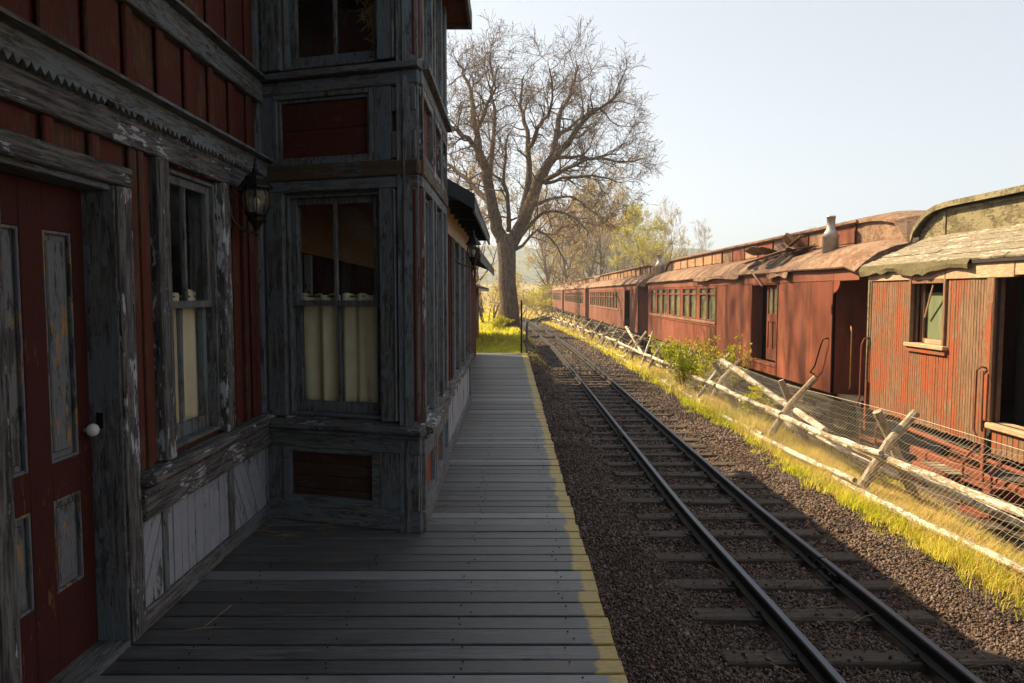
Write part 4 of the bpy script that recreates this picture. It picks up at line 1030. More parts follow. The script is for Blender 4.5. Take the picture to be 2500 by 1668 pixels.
# window
cw = MB().box(X0 - .03, X0 + .10, 10.072, 10.12, .84, 1.80, .006).box(X0 - .03, X0 + .10, 9.27, 9.318, .84, 1.80, .006).box(X0 - .02, X0 + .10, 9.32, 10.07, 1.74, 1.80, .006)
win = mk('window', cw, BARE('z'), C1)
mk('sill', MB().box(X0 - .07, X0 + .10, 9.22, 10.15, .87, .925, .008), PINKB('y'), win); mk('sill', MB().box(X0 + .06, X0 + .12, 9.34, 9.85, .925, .985, .006), PINKB('y'), win); mk('apron', MB().box(X0 - .035, X0 + .05, 9.23, 10.13, .80, .868, .005), ORANGE('y'), win)
mk('sash', MB().box(X0 + .11, X0 + .14, 9.32, 9.38, .93, 1.78, .004).box(X0 + .11, X0 + .14, 9.98, 10.06, .93, 1.78, .004).box(X0 + .11, X0 + .14, 9.38, 9.98, .93, .99, .004), BARE('z'), win)
mk('blind', MB().box(X0 + .16, X0 + .166, 9.33, 10.06, .95, 1.62), SHADE, win)
mk('prop_stick', MB().tube([(X0 + .02, 9.62, 1.72), (X0 + .10, 9.93, 1.28)], .013, 6), PINKB('z'), win)
# doorway
bx('threshold', PINKB('y'), C1, X0 - .06, X0 + .20, 6.9, 8.36, .03, .10, .012)
y = 8.30
while y > 7.0: bx('kick_board', ORANGE('z'), C1, X0 - .005, X0 + .03, y - .086, y, ZS - .12, .028, .006); y -= .09
dl = mk('door', MB().box(X0 + .28, X0 + .32, 7.05, 7.62, .12, 1.74, .006), ORANGE('z'), C1); mk('door_panel', MB().box(X0 + .262, X0 + .2795, 7.10, 7.68, .55, 1.22, .006), BARE('z'), dl); mk('door_panel', MB().box(X0 + .262, X0 + .2795, 7.10, 7.55, 1.26, 1.66, .006), ORANGE('z'), dl)
bx('door_head', DARKWOOD, C1, X0, X0 + .3, 7.0, 8.34, 1.80, 1.83, 0)
# grab irons and steps
mk('grab_iron', MB().tube([(X0 + .005, 8.40, .72), (X0 - .075, 8.42, .75), (X0 - .08, 8.50, .70), (X0 - .08, 8.51, -.02), (X0 - .075, 8.44, -.10), (X0 + .005, 8.42, -.07), (X0 - .06, 8.40, .0), (X0 - .07, 8.40, .70)], .012, 8), OXIDE, C1, None, True)
mk('grab_iron', MB().tube([(X0 - .01, 11.22, .92), (X0 - .08, 11.24, .90), (X0 - .10, 11.28, .80), (X0 - .10, 11.29, .0), (X0 - .12, 11.34, -.18), (X0 - .05, 11.36, -.26), (X0 - .01, 11.25, -.28)], .014, 8), OXIDE, C1, None, True)
mk('corner_iron', MB().box(X0 - .05, X0 - .031, 11.20, 11.26, -.55, .25, .006), OXIDE, C1)
mk('door_strap', MB().box(X0 - .05, X0 - .027, 8.36, 8.42, -.62, .02, .006), OXIDE, C1)
def step(y0, y1):
    s = mk('step', MB().box(X0 - .14, X0 + .12, y0, y1, -.66, -.63, .006), OXIDE, C1)
    for y in (y0, y1): mk('step_hanger', MB().tube([(X0 + .05, y, -.20), (X0 - .12, y, -.42), (X0 - .12, y, -1.0)], .016, 6), OXIDE, s)
    mk('lower_tread', MB().box(X0 - .2, X0 + .02, y0 + .02, y1 - .02, -.99, -.965, .006), OXIDE, s)
step(10.72, 11.2); step(8.1, 8.62)
underframe(C1, ya, yb)
truck(C1, 9.1, OXIDE)
bp = mk('brake_platform', MB().box(5.55, 5.98, 9.0, 9.66, -.78, -.745, .008), OXIDE, C1)
for i in range(5): mk('slat', MB().box(5.50, 5.99, 8.98 + i * .14, 9.09 + i * .14, -.70, -.675, .006), SHAKE('x'), bp)
mk('roller', MB().tube([(5.49, 8.95, -.70), (5.49, 9.68, -.70)], .04, 10), OXIDE, bp, None, True)
mk('brake_rod', MB().tube([(5.62, 10.3, -.30), (5.6, 8.2, -.36), (5.6, 6.0, -.40)], .03, 8), OXIDE, C1, None, True)
# roof of planks, felt flap and tall clerestory
r1 = mk('roof', MB().prism([(X0 - .06, ZE - .045), (X0 + .82, ZE + .405), (X0 + .82, ZE + .37), (X0 - .06, ZE - .08)], 1, ya, yb + .14), DARKWOOD, C1)
mk('roof', MB().prism([(X1 + .06, ZE - .045), (X1 - .82, ZE + .405), (X1 - .82, ZE + .37), (X1 + .06, ZE - .08)], 1, ya, yb + .14), OLIVE('y'), C1)
NPL = 10; L = math.hypot(.88, .45); rot = math.atan2(.45, .88)
for i in range(NPL):
    a = i * L / NPL; y = yb + .17 + R.uniform(-.02, .02); segs = [y]
    while y > ya: y -= R.uniform(1.2, 2.6); segs.append(max(y, ya))
    for s1, s0 in zip(segs, segs[1:]):
        mb = MB().box(a + .004, a + L / NPL - .004, s0 + .006, s1 - .006, .002, .02 + R.uniform(0, .016), .005)
        if s1 == segs[0]: mb.v = [(p, q - .0 if q < s1 - .05 else q - .035 * i, r) for p, q, r in mb.v]
        mk('roof_plank', mb, SHAKE('y'), r1, Matrix.Translation((X0 - .06, 0, ZE - .045)) @ Matrix.Rotation(-rot, 4, 'Y'))
rows = []
ys = np.linspace(11.44, 8.72, 30); rr = random.Random(3)
for i, Y in enumerate(ys):
    drop = .12 + .03 * math.sin(Y * 4) + (.03 if 9.9 < Y < 10.4 else 0) + rr.uniform(-.006, .006)
    if i in (7, 8, 19): drop += .03
    rows.append([(X0 - .035, Y, ZE - .012), (X0 - .085, Y, ZE - .03), (X0 - .10 + .01 * math.sin(Y * 7), Y, ZE - .03 - drop * .5), (X0 - .095 + .018 * math.sin(Y * 5), Y, ZE - .03 - drop)])
fl = mk('felt_flap', MB().sheet(rows), FELT, r1); fl.modifiers.new('thick', 'SOLIDIFY').thickness = .008
XC = X0 + .80; zb = ZE + .40; zt = 2.86
prof = [(11.42, zb - .03), (11.36, zb + .10), (11.22, zb + .22), (11.02, zb + .33), (10.80, zb + .385), (10.5, zt)]
mk('clerestory_wall', MB().prism([(ya, zb - .04)] + [(ya, zt)] + [(a, c) for a, c in reversed(prof)], 0, XC, XC + .05), OLIVE('y'), r1)
mk('clerestory_wall', MB().prism([(ya, zb - .04)] + [(ya, zt)] + [(a, c) for a, c in reversed(prof)], 0, 14.1 - XC - .05, 14.1 - XC), OLIVE('y'), r1)
mk('clerestory_post', MB().box(XC - .02, XC - .001, 10.68, 10.74, zb, zb + .37, .004), OLIVE('z'), r1)
rows = []
for a, c in prof + [(ya, zt + .0)]:
    rows.append([(XC - .09, a, c + .0), (XC - .09, a + .02, c + .06), (XC + .2, a + .02, c + .10), (7.05, a + .02, c + .14), (13.9 - XC, a + .02, c + .10), (14.19 - XC, a + .02, c + .06), (14.19 - XC, a, c)])
rc = mk('clerestory_roof', MB().sheet(rows), OLIVE('x'), r1); so = rc.modifiers.new('thick', 'SOLIDIFY'); so.thickness = .03; so.offset = -1
bx('clerestory_trim', OLIVE('y'), r1, XC - .03, XC - .001, ya, 10.5, zt - .06, zt - .025, .004)

# ================================================================ JACKLEG FENCE
def BARK(): return wood('bleached_pole', 'y', (.50, .46, .38), (.60, .56, .48), (.16, .12, .08), (.32, .26, .19), .55, stretch=5, bstr=.7)
def BARKZ(): return wood('weathered_post', 'z', (.40, .35, .275), (.30, .245, .18), (.16, .11, .07), (.30, .225, .15), .50, stretch=5, bstr=.7)
FN = thing('jackleg_fence', 'leaning jackleg pole fence with wire mesh in front of the coaches', 'fence', (4.4, 30, -.8))
rr = random.Random(21)
FY = [1.9, 5.15, 8.5, 11.6, 15.3, 18.7, 22.2, 25.6, 29.2, 32.8, 36.4, 40, 43.8, 47.5, 51.5, 55.5, 60, 64.5, 69, 74]
def fx(Y): return (float(track_x(Y)) - 2.07) * .9
def fdrop(Y): return -.10 * min(max((Y - 6) / 6, 0), 1)
for i, Y in enumerate(FY):
    o = fx(Y); d = fdrop(Y); j = lambda: rr.uniform(-.05, .05)
    r = rr.uniform(.052, .062)
    mk('post', MB().tube([(4.18 + o + j(), Y + j(), -.86), (4.48 + o, Y - .06 + j() * .5, -.10 + d), (4.84 + o + j(), Y - .08 + j() * 2, .29 + d + j() * 1.5)], [r * 1.1, r, r * .95], 9), BARKZ(), FN, None, False)
    mk('post', MB().tube([(4.98 + o + j(), Y + .05 + j(), -1.22), (4.56 + o, Y + .07, -.10 + d), (4.37 + o + j(), Y + .08 + j() * 2, .24 + d + j() * 2)], [r * 1.1, r, r * .95], 9), BARKZ(), FN, None, False)
def pole(p, q, r, name='rail_pole', sag=.03, seed=0, mat=None):
    rr = random.Random(seed); n = 9; P = Vector(p); Q = Vector(q); pts = []
    for i in range(n):
        t = i / (n - 1); v = P.lerp(Q, t); v.z -= sag * math.sin(math.pi * t); v += Vector((rr.uniform(-.012, .012), 0, rr.uniform(-.012, .012))); pts.append(v)
    return mk(name, MB().tube(pts, [r * (1.08 - .25 * i / (n - 1)) for i in range(n)], 9), mat or BARK(), FN)
for i in range(len(FY) - 1):
    a, b = FY[i] - .25, FY[i + 1] + .35; oa, ob = fx(a), fx(b)
    pole((3.98 + oa, b, -.60 + fdrop(b) + rr.uniform(-.05, .02)), (4.00 + oa, a, -.545 + fdrop(a) + rr.uniform(-.03, .03)), .038, seed=i * 3)
    pole((4.30 + oa + (.03 if i % 2 else 0), b, -.235 + fdrop(b) + rr.uniform(-.04, .04)), (4.29 + oa, a, -.20 + fdrop(a) + rr.uniform(-.03, .05)), .044, seed=i * 3 + 1)
    if i % 3 != 1: pole((4.86 + oa, b, -.72 + rr.uniform(-.1, .1)), (4.82 + oa, a + rr.uniform(0, .8), -.62 + rr.uniform(-.1, .1)), .042, seed=i * 3 + 2)
pole((4.75, 16.3, .12), (4.52, 10.3, -.36), .06, 'brace_pole', .02, 91)
pole((4.55, 9.4, -.42), (4.62, 6.2, -.50), .05, 'split_rail', .0, 92); pole((4.5, 12.4, -.40), (4.55, 9.6, -.46), .04, 'split_rail', .0, 93)
pole((4.7, 29.5, .25), (4.4, 24.0, -.45), .055, 'brace_pole', .02, 94)
rr = random.Random(66)
for k in range(20):
    Y = 16.5 + k * 2.1 + rr.uniform(-.6, .6); o = fx(Y); d = rr.uniform(-1, 1); up = rr.random() < .6
    pole((rr.uniform(3.95, 4.3) + o, Y + d * rr.uniform(.4, 1.6), -.72), (rr.uniform(4.5, 4.95) + o, Y - d * rr.uniform(.2, 1.2), rr.uniform(-.15, .42) if up else -.55), rr.uniform(.022, .036), 'fallen_pole', .0, 200 + k)
WIRE = plain('galvanised_wire', (.40, .37, .31), .6, .2, (.30, .26, .21), 30, 0)
wm = MB(); rr = random.Random(8)
NW = 11
def wp(Y, t):        # a point on the leaning mesh sheet
    o = fx(Y); d = fdrop(Y)
    return Vector((3.92 + .80 * t + o + .025 * math.sin(Y * 1.3 + t * 3), Y, -.62 + .78 * t + d * (1 - .2 * t) - (.05 * t * abs(math.sin((Y - 8.5) * .95)))))
for k in range(NW + 1):
    t = k / NW; pts = [wp(Y, t) + Vector((0, 0, .008 * math.sin(Y * 21 + k * 2) + .006 * math.sin(Y * 9 + k))) for Y in np.arange(1.6, 24, .09)]
    wm.tube(pts, .0017, 3, False)
Y = 1.6
while Y < 19:
    sk = .03 * math.sin(Y * 2)
    wm.tube([wp(Y + sk * t, t) + Vector((rr.uniform(-.003, .003), 0, 0)) for t in np.linspace(0, 1, 6)], .0014, 3, False); Y += .066
mk('wire_mesh', wm, WIRE, FN)
tw = MB(); tw.tube([Vector((4.72 + fx(Y), Y, .17 + fdrop(Y) + .02 * math.sin(Y * .9))) for Y in np.arange(1.6, 60, .4)], .004, 4, False)
mk('top_wire', tw, WIRE, FN)
for k in range(3):
    tw = MB(); tw.tube([Vector((4.2 + .2 * k + fx(Y), Y, -.25 + .2 * k + fdrop(Y) + .03 * math.sin(Y * .9 + k))) for Y in np.arange(24, 60, .5)], .0045, 3, False); mk('strand_wire', tw, WIRE, FN)

# ================================================================ GRASS
def blade_mat(name, c1, c2, c3, trans=.5):
    m = NT(name); geo = m.n('ShaderNodeNewGeometry'); ri = geo.outputs['Random Per Island']
    v = m.coord((1, 1, 1), False); nn = m.noise(v, 1.3, 3)
    c = m.mix(m.ramp(ri, .1, .9), c1, c2); c = m.mix(m.ramp(m.math('ADD', nn, m.math('MULTIPLY', ri, .25)), .55, .75), c, c3)
    d = m.n('ShaderNodeBsdfDiffuse'); t = m.n('ShaderNodeBsdfTranslucent'); m.l(c, d.inputs[0]); m.l(c, t.inputs[0])
    x = m.n('ShaderNodeMixShader'); x.inputs[0].default_value = trans; m.l(d.outputs[0], x.inputs[1]); m.l(t.outputs[0], x.inputs[2]); m.l(x.outputs[0], m.out.inputs[0])
    return m.m
GREEN = blade_mat('green_blades', (.40, .46, .03), (.68, .66, .06), (.80, .70, .14), .6)
DRY = blade_mat('dry_blades', (.66, .50, .17), (.80, .64, .28), (.60, .52, .13), .55)
def blades(P, H, W, lean=.95):
    n = len(P); a = NP.uniform(0, 2 * np.pi, n); d = np.stack([np.cos(a), np.sin(a)], -1); s = np.stack([-d[:, 1], d[:, 0]], -1)
    b = NP.uniform(.1, 1, n) * lean
    V = np.zeros((n, 5, 3)); hw = (W / 2)[:, None]
    base = P[:, :2]
    V[:, 0, :2] = base - s * hw; V[:, 1, :2] = base + s * hw; V[:, 0, 2] = V[:, 1, 2] = P[:, 2] - .01
    mid = base + d * (H * b * .3)[:, None]
    V[:, 2, :2] = mid - s * hw * .75; V[:, 3, :2] = mid + s * hw * .75; V[:, 2, 2] = V[:, 3, 2] = P[:, 2] + H * .55
    V[:, 4, :2] = base + d * (H * b)[:, None]; V[:, 4, 2] = P[:, 2] + H * (1 - .25 * b)
    f = np.array([(0, 1, 3), (0, 3, 2), (2, 3, 4)])
    return V.reshape(-1, 3), (f[None] + (np.arange(n) * 5)[:, None, None]).reshape(-1, 3)
def patch_noise(X, Y):
    return np.sin(X * 2.1 + Y * .9) * .4 + np.sin(X * 5.3 - Y * 2.3 + 1) * .3 + np.sin(Y * 4.1 + X * 1.7 + 2) * .3
def field(n, xr, yr, hmin, hmax, w, dens, clump=.05):
    k = max(1, n // 9); cx = NP.uniform(*xr, k); cy = NP.uniform(*yr, k)
    X = np.repeat(cx, 9) + NP.normal(0, clump, k * 9); Y = np.repeat(cy, 9) + NP.normal(0, clump, k * 9)
    keep = NP.uniform(size=len(X)) < dens(X, Y); X, Y = X[keep], Y[keep]
    Xw = X + (track_x(Y) - 2.07)
    H = NP.uniform(hmin, hmax, len(X)) * (.75 + .4 * patch_noise(X, Y).clip(-.6, 1))
    return blades(np.stack([Xw, Y, ground_z(Xw, Y)], -1), H, NP.uniform(.6, 1.3, len(X)) * w)
def merge(parts):
    Vs, Fs, b = [], [], 0
    for V, F in parts: Vs.append(V); Fs.append(F + b); b += len(V)
    return np.concatenate(Vs), np.concatenate(Fs)
edge = lambda X, Y: smooth(3.40, 3.85, X + .22 * patch_noise(X * 2, Y * 1.5) + .08 * np.sin(Y * 9.3)) * smooth(5.6, 5.1, X)
fine_n = lambda X, Y: np.sin(X * 13 + Y * 7.1) * np.sin(Y * 11.3 - X * 6.2) + .6 * np.sin(X * 23.1 - Y * 17.7)
gd = lambda X, Y: edge(X, Y) * np.clip(.5 + .5 * patch_noise(X + 3, Y) - .3 * smooth(3.95, 4.6, X) + .45 * fine_n(X, Y), .03, 1)
dd_ = lambda X, Y: edge(X, Y) * smooth(3.60, 4.15, X) * np.clip(.5 - .5 * patch_noise(X + 3, Y) + .4 * fine_n(X + 5, Y), .05, 1)
tuft = lambda X, Y: (fine_n(X * .45, Y * .4) > 1.12) * smooth(3.0, 3.5, X) * .8
V, F = merge([field(30000, (3.0, 3.7), (3.5, 18), .04, .14, .008, tuft, .03), field(14000, (3.4, 5.5), (-1, 3.5), .08, .26, .012, gd), field(95000, (3.4, 5.5), (3.5, 11), .06, .24, .008, gd), field(60000, (3.4, 5.5), (11, 24), .08, .28, .013, gd), field(22000, (3.4, 5.5), (24, 60), .1, .3, .026, gd)])
tag(npmesh('green_grass', V, F, GREEN), 'bright green grass along the foot of the pole fence', 'grass', kind='stuff')
V, F = merge([field(12000, (3.6, 5.6), (-1, 3.5), .16, .42, .010, dd_), field(80000, (3.6, 5.6), (3.5, 11), .10, .34, .007, dd_, .04), field(42000, (3.6, 5.6), (11, 24), .16, .44, .012, dd_), field(14000, (3.6, 5.6), (24, 60), .2, .42, .024, dd_)])
tag(npmesh('dry_grass', V, F, DRY), 'tall straw coloured dry grass under the pole fence', 'grass', kind='stuff')
ld = lambda X, Y: np.where((X > -4) & (X < .55), 1, smooth(1.15, .7, X)) * np.clip(.75 + .5 * patch_noise(X, Y), .1, 1)
V, F = merge([field(22000, (-3.0, 1.1), (19.8, 27), .06, .2, .014, ld), field(16000, (-4.0, 1.1), (27, 42), .1, .32, .024, ld), field(7000, (-7, 1.1), (42, 62), .15, .4, .05, ld)])
tag(npmesh('green_grass', V, F, GREEN), 'green grass around the big tree past the platform end', 'grass', kind='stuff')
fd = lambda X, Y: np.clip(.6 + .5 * patch_noise(X * .3, Y * .3), .05, 1)
V, F = merge([field(14000, (-12, 12), (62, 110), .2, .6, .08, fd, .3), field(9000, (8.9, 22), (20, 90), .2, .5, .05, fd, .2)])
tag(npmesh('dry_grass', V, F, DRY), 'dry yellow grass in the field beyond the coaches and curve', 'grass', kind='stuff')

# litter twigs on platform edge and ballast
tb = MB(); rr = random.Random(77)
for i in range(150):
    if i < 40: c = Vector((-.54 + rr.uniform(-.02, .05), rr.uniform(4.9, 10), .008)); L = rr.uniform(.02, .07)
    elif i < 60: c = Vector((rr.uniform(-1.7, -1.2), rr.uniform(4.6, 5.0), .008)); L = rr.uniform(.04, .12)
    elif i < 62: c = Vector((rr.uniform(-1.7, -1.4), rr.uniform(3.3, 3.5), .008)); L = rr.uniform(.06, .12)
    else: c = Vector((rr.uniform(.6, 3.3), rr.uniform(3, 9), -.595)); L = rr.uniform(.04, .14)
    a = rr.uniform(0, 6.28); d = Vector((math.cos(a), math.sin(a), rr.uniform(-.02, .08))) * L
    tb.tube([c - d, c + Vector((rr.uniform(-.01, .01), rr.uniform(-.01, .01), .006)), c + d], .0018, 3, False)
tag(mk('dead_twigs', tb, plain('straw', (.38, .27, .10)), None), 'scattered straw and dead twigs on boards and ballast', 'twigs', kind='stuff')
# flat stone at the ballast edge
st = MB(); rr = random.Random(4); n = 14
P = [(3.22 + (.26 + rr.uniform(-.06, .06)) * math.cos(2 * math.pi * k / n), 8.55 + (.17 + rr.uniform(-.05, .05)) * math.sin(2 * math.pi * k / n)) for k in range(n)]
st.v = [(x, y, -.70) for x, y in P] + [(3.22 + (x - 3.22) * rr.uniform(.6, .95), 8.55 + (y - 8.55) * rr.uniform(.55, .95), -.635 + rr.uniform(-.025, .015)) for x, y in P] + [(3.22, 8.55, -.618)]
st.f = [(k, (k + 1) % n, n + (k + 1) % n, n + k) for k in range(n)] + [(n + k, n + (k + 1) % n, 2 * n) for k in range(n)]
tag(mk('flat_stone', st, plain('slate_stone', (.10, .095, .085), .8, 0, (.05, .048, .042), 9, .6)), 'flat dark stone lying at the edge of the ballast by the grass', 'stone')

# ================================================================ TREES
class Grow:
    """collects tapered limbs (thick) and twigs (thin) in numpy lists"""
    def __init__(s, seed): s.r = random.Random(seed); s.a = MB(); s.c = MB(); s.tips = []; s.rmin = .004
    def limb(s, pts, rad, n): s.a.tube(pts, rad, n, False)
    def branch(s, p, d, L, r, lev, maxlev, up=.12, bend=.22, spread=(.5, 1.0), kids=(3, 6)):
        R_ = s.r; nseg = max(2, min(6, int(L / .55) + 2)) if lev < maxlev else 3
        pts = [p.copy()]; rad = [r]; d = d.normalized()
        for i in range(nseg):
            d = (d + Vector((R_.gauss(0, bend), R_.gauss(0, bend), R_.gauss(0, bend) + up))).normalized()
            p = p + d * (L / nseg); pts.append(p.copy()); rad.append(max(r * (1 - .8 * (i + 1) / nseg), s.rmin))
        (s.a if lev <= 1 else s.c).tube(pts, rad, 7 if lev == 0 else (5 if lev == 1 else 3), False)
        s.kids(pts, rad, L, lev, maxlev, up, bend, spread, kids)
        if lev == maxlev: s.tips.append(pts[-1]); s.tips.append(pts[-2])
    def kids(s, pts, rad, L, lev, maxlev, up, bend, spread, kids):
        if lev >= maxlev: return
        R_ = s.r
        for k in range(R_.randint(*kids)):
            t = R_.uniform(.25, 1.0) ** .8 * (len(pts) - 1); i = min(int(t), len(pts) - 2); f = t - i
            q = pts[i].lerp(pts[i + 1], f); dd = (pts[i + 1] - pts[i]).normalized()
            ax = dd.orthogonal().normalized(); ax.rotate(Matrix.Rotation(R_.uniform(0, 6.283), 3, dd))
            nd = dd.copy(); nd.rotate(Matrix.Rotation(R_.uniform(*spread), 3, ax))
            s.branch(q, nd, L * R_.uniform(.42, .68), (rad[i] * (1 - f) + rad[i + 1] * f) * R_.uniform(.5, .72), lev + 1, maxlev, up, bend, spread, kids)
    def leaves(s, n, size, jit):
        T = np.array([tuple(s.tips[s.r.randrange(len(s.tips))]) for _ in range(n)]); T = T + NP.normal(0, jit, T.shape)
        q = np.array([(-.5, -.5, 0), (.5, -.5, 0), (.5, .5, 0), (-.5, .5, 0)]) * np.array([.7, 1.1, 1])
        V = np.einsum('nij,kj->nki', rotmats(n), q) * (size * NP.uniform(.6, 1.4, n))[:, None, None] + T[:, None, :]
        return V.reshape(-1, 3), np.arange(n * 4).reshape(n, 4)
BARKM = NT('tree_bark'); v = BARKM.coord((5, 5, 1)); n1 = BARKM.noise(v, 3.5, 6, .7); n2 = BARKM.noise(v, 14, 3)
BARKM.pbsdf(BARKM.mix(BARKM.ramp(n1, .35, .65), (.065, .046, .033), (.20, .15, .11)), .95, spec=.15, bump=BARKM.math('ADD', n1, BARKM.math('MULTIPLY', n2, .4)), bstr=1.0, bdist=.05); BARKM = BARKM.m
TWIG = plain('brown_twigs', (.22, .14, .08), .9, 0, (.14, .09, .055), 1.5, 0)
GTWIG = plain('grey_twigs', (.42, .34, .23), .9, 0, (.32, .25, .16), 1.5, 0)
BTWIG = plain('tan_twigs', (.36, .26, .16), .9, 0, (.26, .18, .11), 1.5, 0)
BUD = blade_mat('old_brown_leaves', (.16, .10, .045), (.26, .17, .07), (.20, .15, .05), .3)
YLEAF = blade_mat('young_yellow_leaves', (.48, .44, .07), (.62, .54, .11), (.42, .42, .07), .5)
PALE = blade_mat('pale_spring_buds', (.50, .38, .15), (.60, .46, .20), (.46, .39, .12), .45)
BUSHL = blade_mat('bush_leaves', (.30, .38, .025), (.48, .50, .04), (.58, .50, .07), .55)

# the big cottonwood, its main limbs laid out one by one
def PT(u, v, Y):
    P_ = math.atan(116 / 1755.3); x = (u - 1250) / 1755.3; yv = -(v - 834) / 1755.3
    r = (x, math.cos(P_) + yv * math.sin(P_), -math.sin(P_) + yv * math.cos(P_)); t = Y / r[1]
    return Vector((r[0] * t, Y, 1.6 + r[2] * t))
TY = 38.0
BT = thing('cottonwood_tree', 'huge bare cottonwood with spreading limbs beside the track', 'tree', (-.3, TY, -.3))
g = Grow(3); g.rmin = .0075
base = PT(1242, 800, TY); base.z = -.6
trunk = [base + Vector((0, 0, 0)), base + Vector((0, 0, .5)), PT(1243, 745, TY), PT(1238, 690, TY), PT(1238, 640, TY), PT(1236, 600, TY), PT(1236, 572, TY)]
g.limb(trunk, [.84, .62, .49, .46, .46, .50, .48], 16)
LIMBS = [
 ([(1250, 590, 0), (1290, 505, .3), (1325, 420, .6), (1352, 372, .8)], .44, .30),
 ([(1352, 372, .8), (1366, 310, 1.4), (1372, 250, 2.2), (1398, 205, 3), (1418, 150, 3.5), (1428, 112, 3.8)], .22, .05),
 ([(1352, 372, .8), (1400, 326, -.6), (1440, 262, -1.8), (1488, 226, -2.6), (1540, 182, -3.2)], .22, .05),
 ([(1366, 312, 1.4), (1400, 282, 2.5), (1440, 252, 3.4), (1500, 232, 4.5)], .13, .03),
 ([(1354, 372, .8), (1410, 358, 1.5), (1480, 364, 2.5), (1550, 374, 3.4), (1610, 362, 4.0)], .14, .03),
 ([(1330, 430, .6), (1400, 386, -1.2), (1470, 362, -2.5), (1530, 352, -3.5)], .16, .03),
 ([(1338, 432, .6), (1420, 416, 0), (1490, 412, -.8), (1545, 430, -1.5)], .11, .025),
 ([(1278, 530, .2), (1292, 440, .8), (1298, 350, 1.6), (1284, 262, 2.4), (1274, 200, 3), (1282, 140, 3.4)], .26, .05),
 ([(1300, 335, 1.6), (1320, 282, .6), (1345, 252, -.6), (1358, 200, -1.6), (1350, 118, -2.4)], .15, .04),
 ([(1226, 590, 0), (1208, 530, -.4), (1193, 462, -.8), (1180, 392, -1.2), (1164, 342, -1.6)], .42, .26),
 ([(1164, 342, -1.6), (1130, 310, -2.4), (1090, 272, -3.2), (1050, 230, -4)], .18, .05),
 ([(1164, 342, -1.6), (1152, 262, -1.0), (1142, 200, -.3), (1122, 140, .4), (1105, 100, 1)], .20, .05),
 ([(1190, 430, -.9), (1200, 332, .4), (1206, 252, 1.4), (1200, 180, 2.2), (1216, 110, 3)], .18, .04),
 ([(1200, 490, -.5), (1140, 430, .8), (1090, 385, 2), (1030, 350, 3)], .20, .05),
 ([(1158, 300, -1.4), (1182, 240, -2.4), (1204, 170, -3.2), (1192, 75, -4)], .13, .03),
 ([(1245, 560, 0), (1238, 480, -1.4), (1232, 400, -2.6), (1240, 300, -3.6)], .16, .04),
 ([(1258, 600, 0), (1330, 512, -1.8), (1400, 520, -3), (1455, 565, -4)], .13, .03),
 ([(1262, 610, 0), (1320, 560, 2), (1370, 600, 3.5), (1400, 660, 4.5)], .11, .025),
 ([(1290, 500, .4), (1370, 470, 2.5), (1430, 480, 4), (1480, 520, 5)], .12, .025),
]
for pts, ra, rb in LIMBS:
    P3 = [PT(1240 + (u - 1240) * .915, 600 + (v - 600) * .90, TY + dy) for u, v, dy in pts]
    fine = []
    for i in range(len(P3) - 1):
        p0 = P3[max(i - 1, 0)]; p1 = P3[i]; p2 = P3[i + 1]; p3 = P3[min(i + 2, len(P3) - 1)]
        for t in (0, .34, .67):
            q = .5 * ((2 * p1) + (p2 - p0) * t + (2 * p0 - 5 * p1 + 4 * p2 - p3) * t * t + (3 * p1 - p0 - 3 * p2 + p3) * t ** 3)
            fine.append(q + Vector((g.r.gauss(0, .05), g.r.gauss(0, .05), g.r.gauss(0, .05))))
    fine.append(P3[-1]); n = len(fine); rad = [ra + (rb - ra) * i / (n - 1) for i in range(n)]
    rad = [q * .86 for q in rad]; g.limb(fine, rad, 10)
    if ra > .3: nk, t0 = 4, .5
    else: nk, t0 = 17, .12
    for k in range(nk):
        t = (t0 + (1 - t0) * (k + g.r.random()) / nk) * (n - 1); i = min(int(t), n - 2); q = fine[i].lerp(fine[i + 1], t - i); dd = (fine[i + 1] - fine[i]).normalized()
        ax = dd.orthogonal().normalized(); ax.rotate(Matrix.Rotation(g.r.uniform(0, 6.283), 3, dd)); nd = dd.copy(); nd.rotate(Matrix.Rotation(g.r.uniform(.45, 1.15), 3, ax))
        g.branch(q, nd, g.r.uniform(1.0, 2.1), min(rad[i] * .5, .055), 1, 3, .03, .24, (.4, 1.1), (5, 8))
mk('trunk', g.a, BARKM, BT, None, True); crown = mk('crown', g.c, TWIG, BT)
V, F = g.leaves(9000, .045, .05); npmesh('dead_leaves', V, F, BUD, crown)

def make_tree(seed, H, lean=0, maxlev=4, leaf=None, nleaf=0, lsize=.09, twig=None, fork=.28, kids=(3, 5), spread=(.3, .75)):
    g = Grow(seed); g.rmin = .014; r0 = H * .018
    p = Vector((0, 0, -.5)); d = Vector((lean, g.r.uniform(-.1, .1), 1)).normalized(); pts = [p.copy()]; rad = [r0 * 1.3]
    n = 7
    for i in range(n):
        d = (d + Vector((g.r.gauss(0, .06), g.r.gauss(0, .06), .03))).normalized(); p = p + d * (H * .62 / n); pts.append(p.copy()); rad.append(r0 * (1 - .65 * (i + 1) / n))
    g.limb(pts, rad, 9)
    for k in range(15):
        t = (fork + (1 - fork) * (k + g.r.random()) / 15) * n; i = min(int(t), n - 1); q = pts[i].lerp(pts[i + 1], t - i)
        a = k * 2.4 + g.r.uniform(-.4, .4); nd = Vector((math.cos(a), math.sin(a), g.r.uniform(.7, 1.8)))
        g.branch(q, nd, H * g.r.uniform(.22, .36), rad[i] * .5, 1, maxlev, .10, .16, spread, kids)
    g.branch(pts[-1], d, H * .36, rad[-1], 1, maxlev, .10, .14, spread, (5, 7))
    return g, leaf, nleaf, lsize, twig or GTWIG
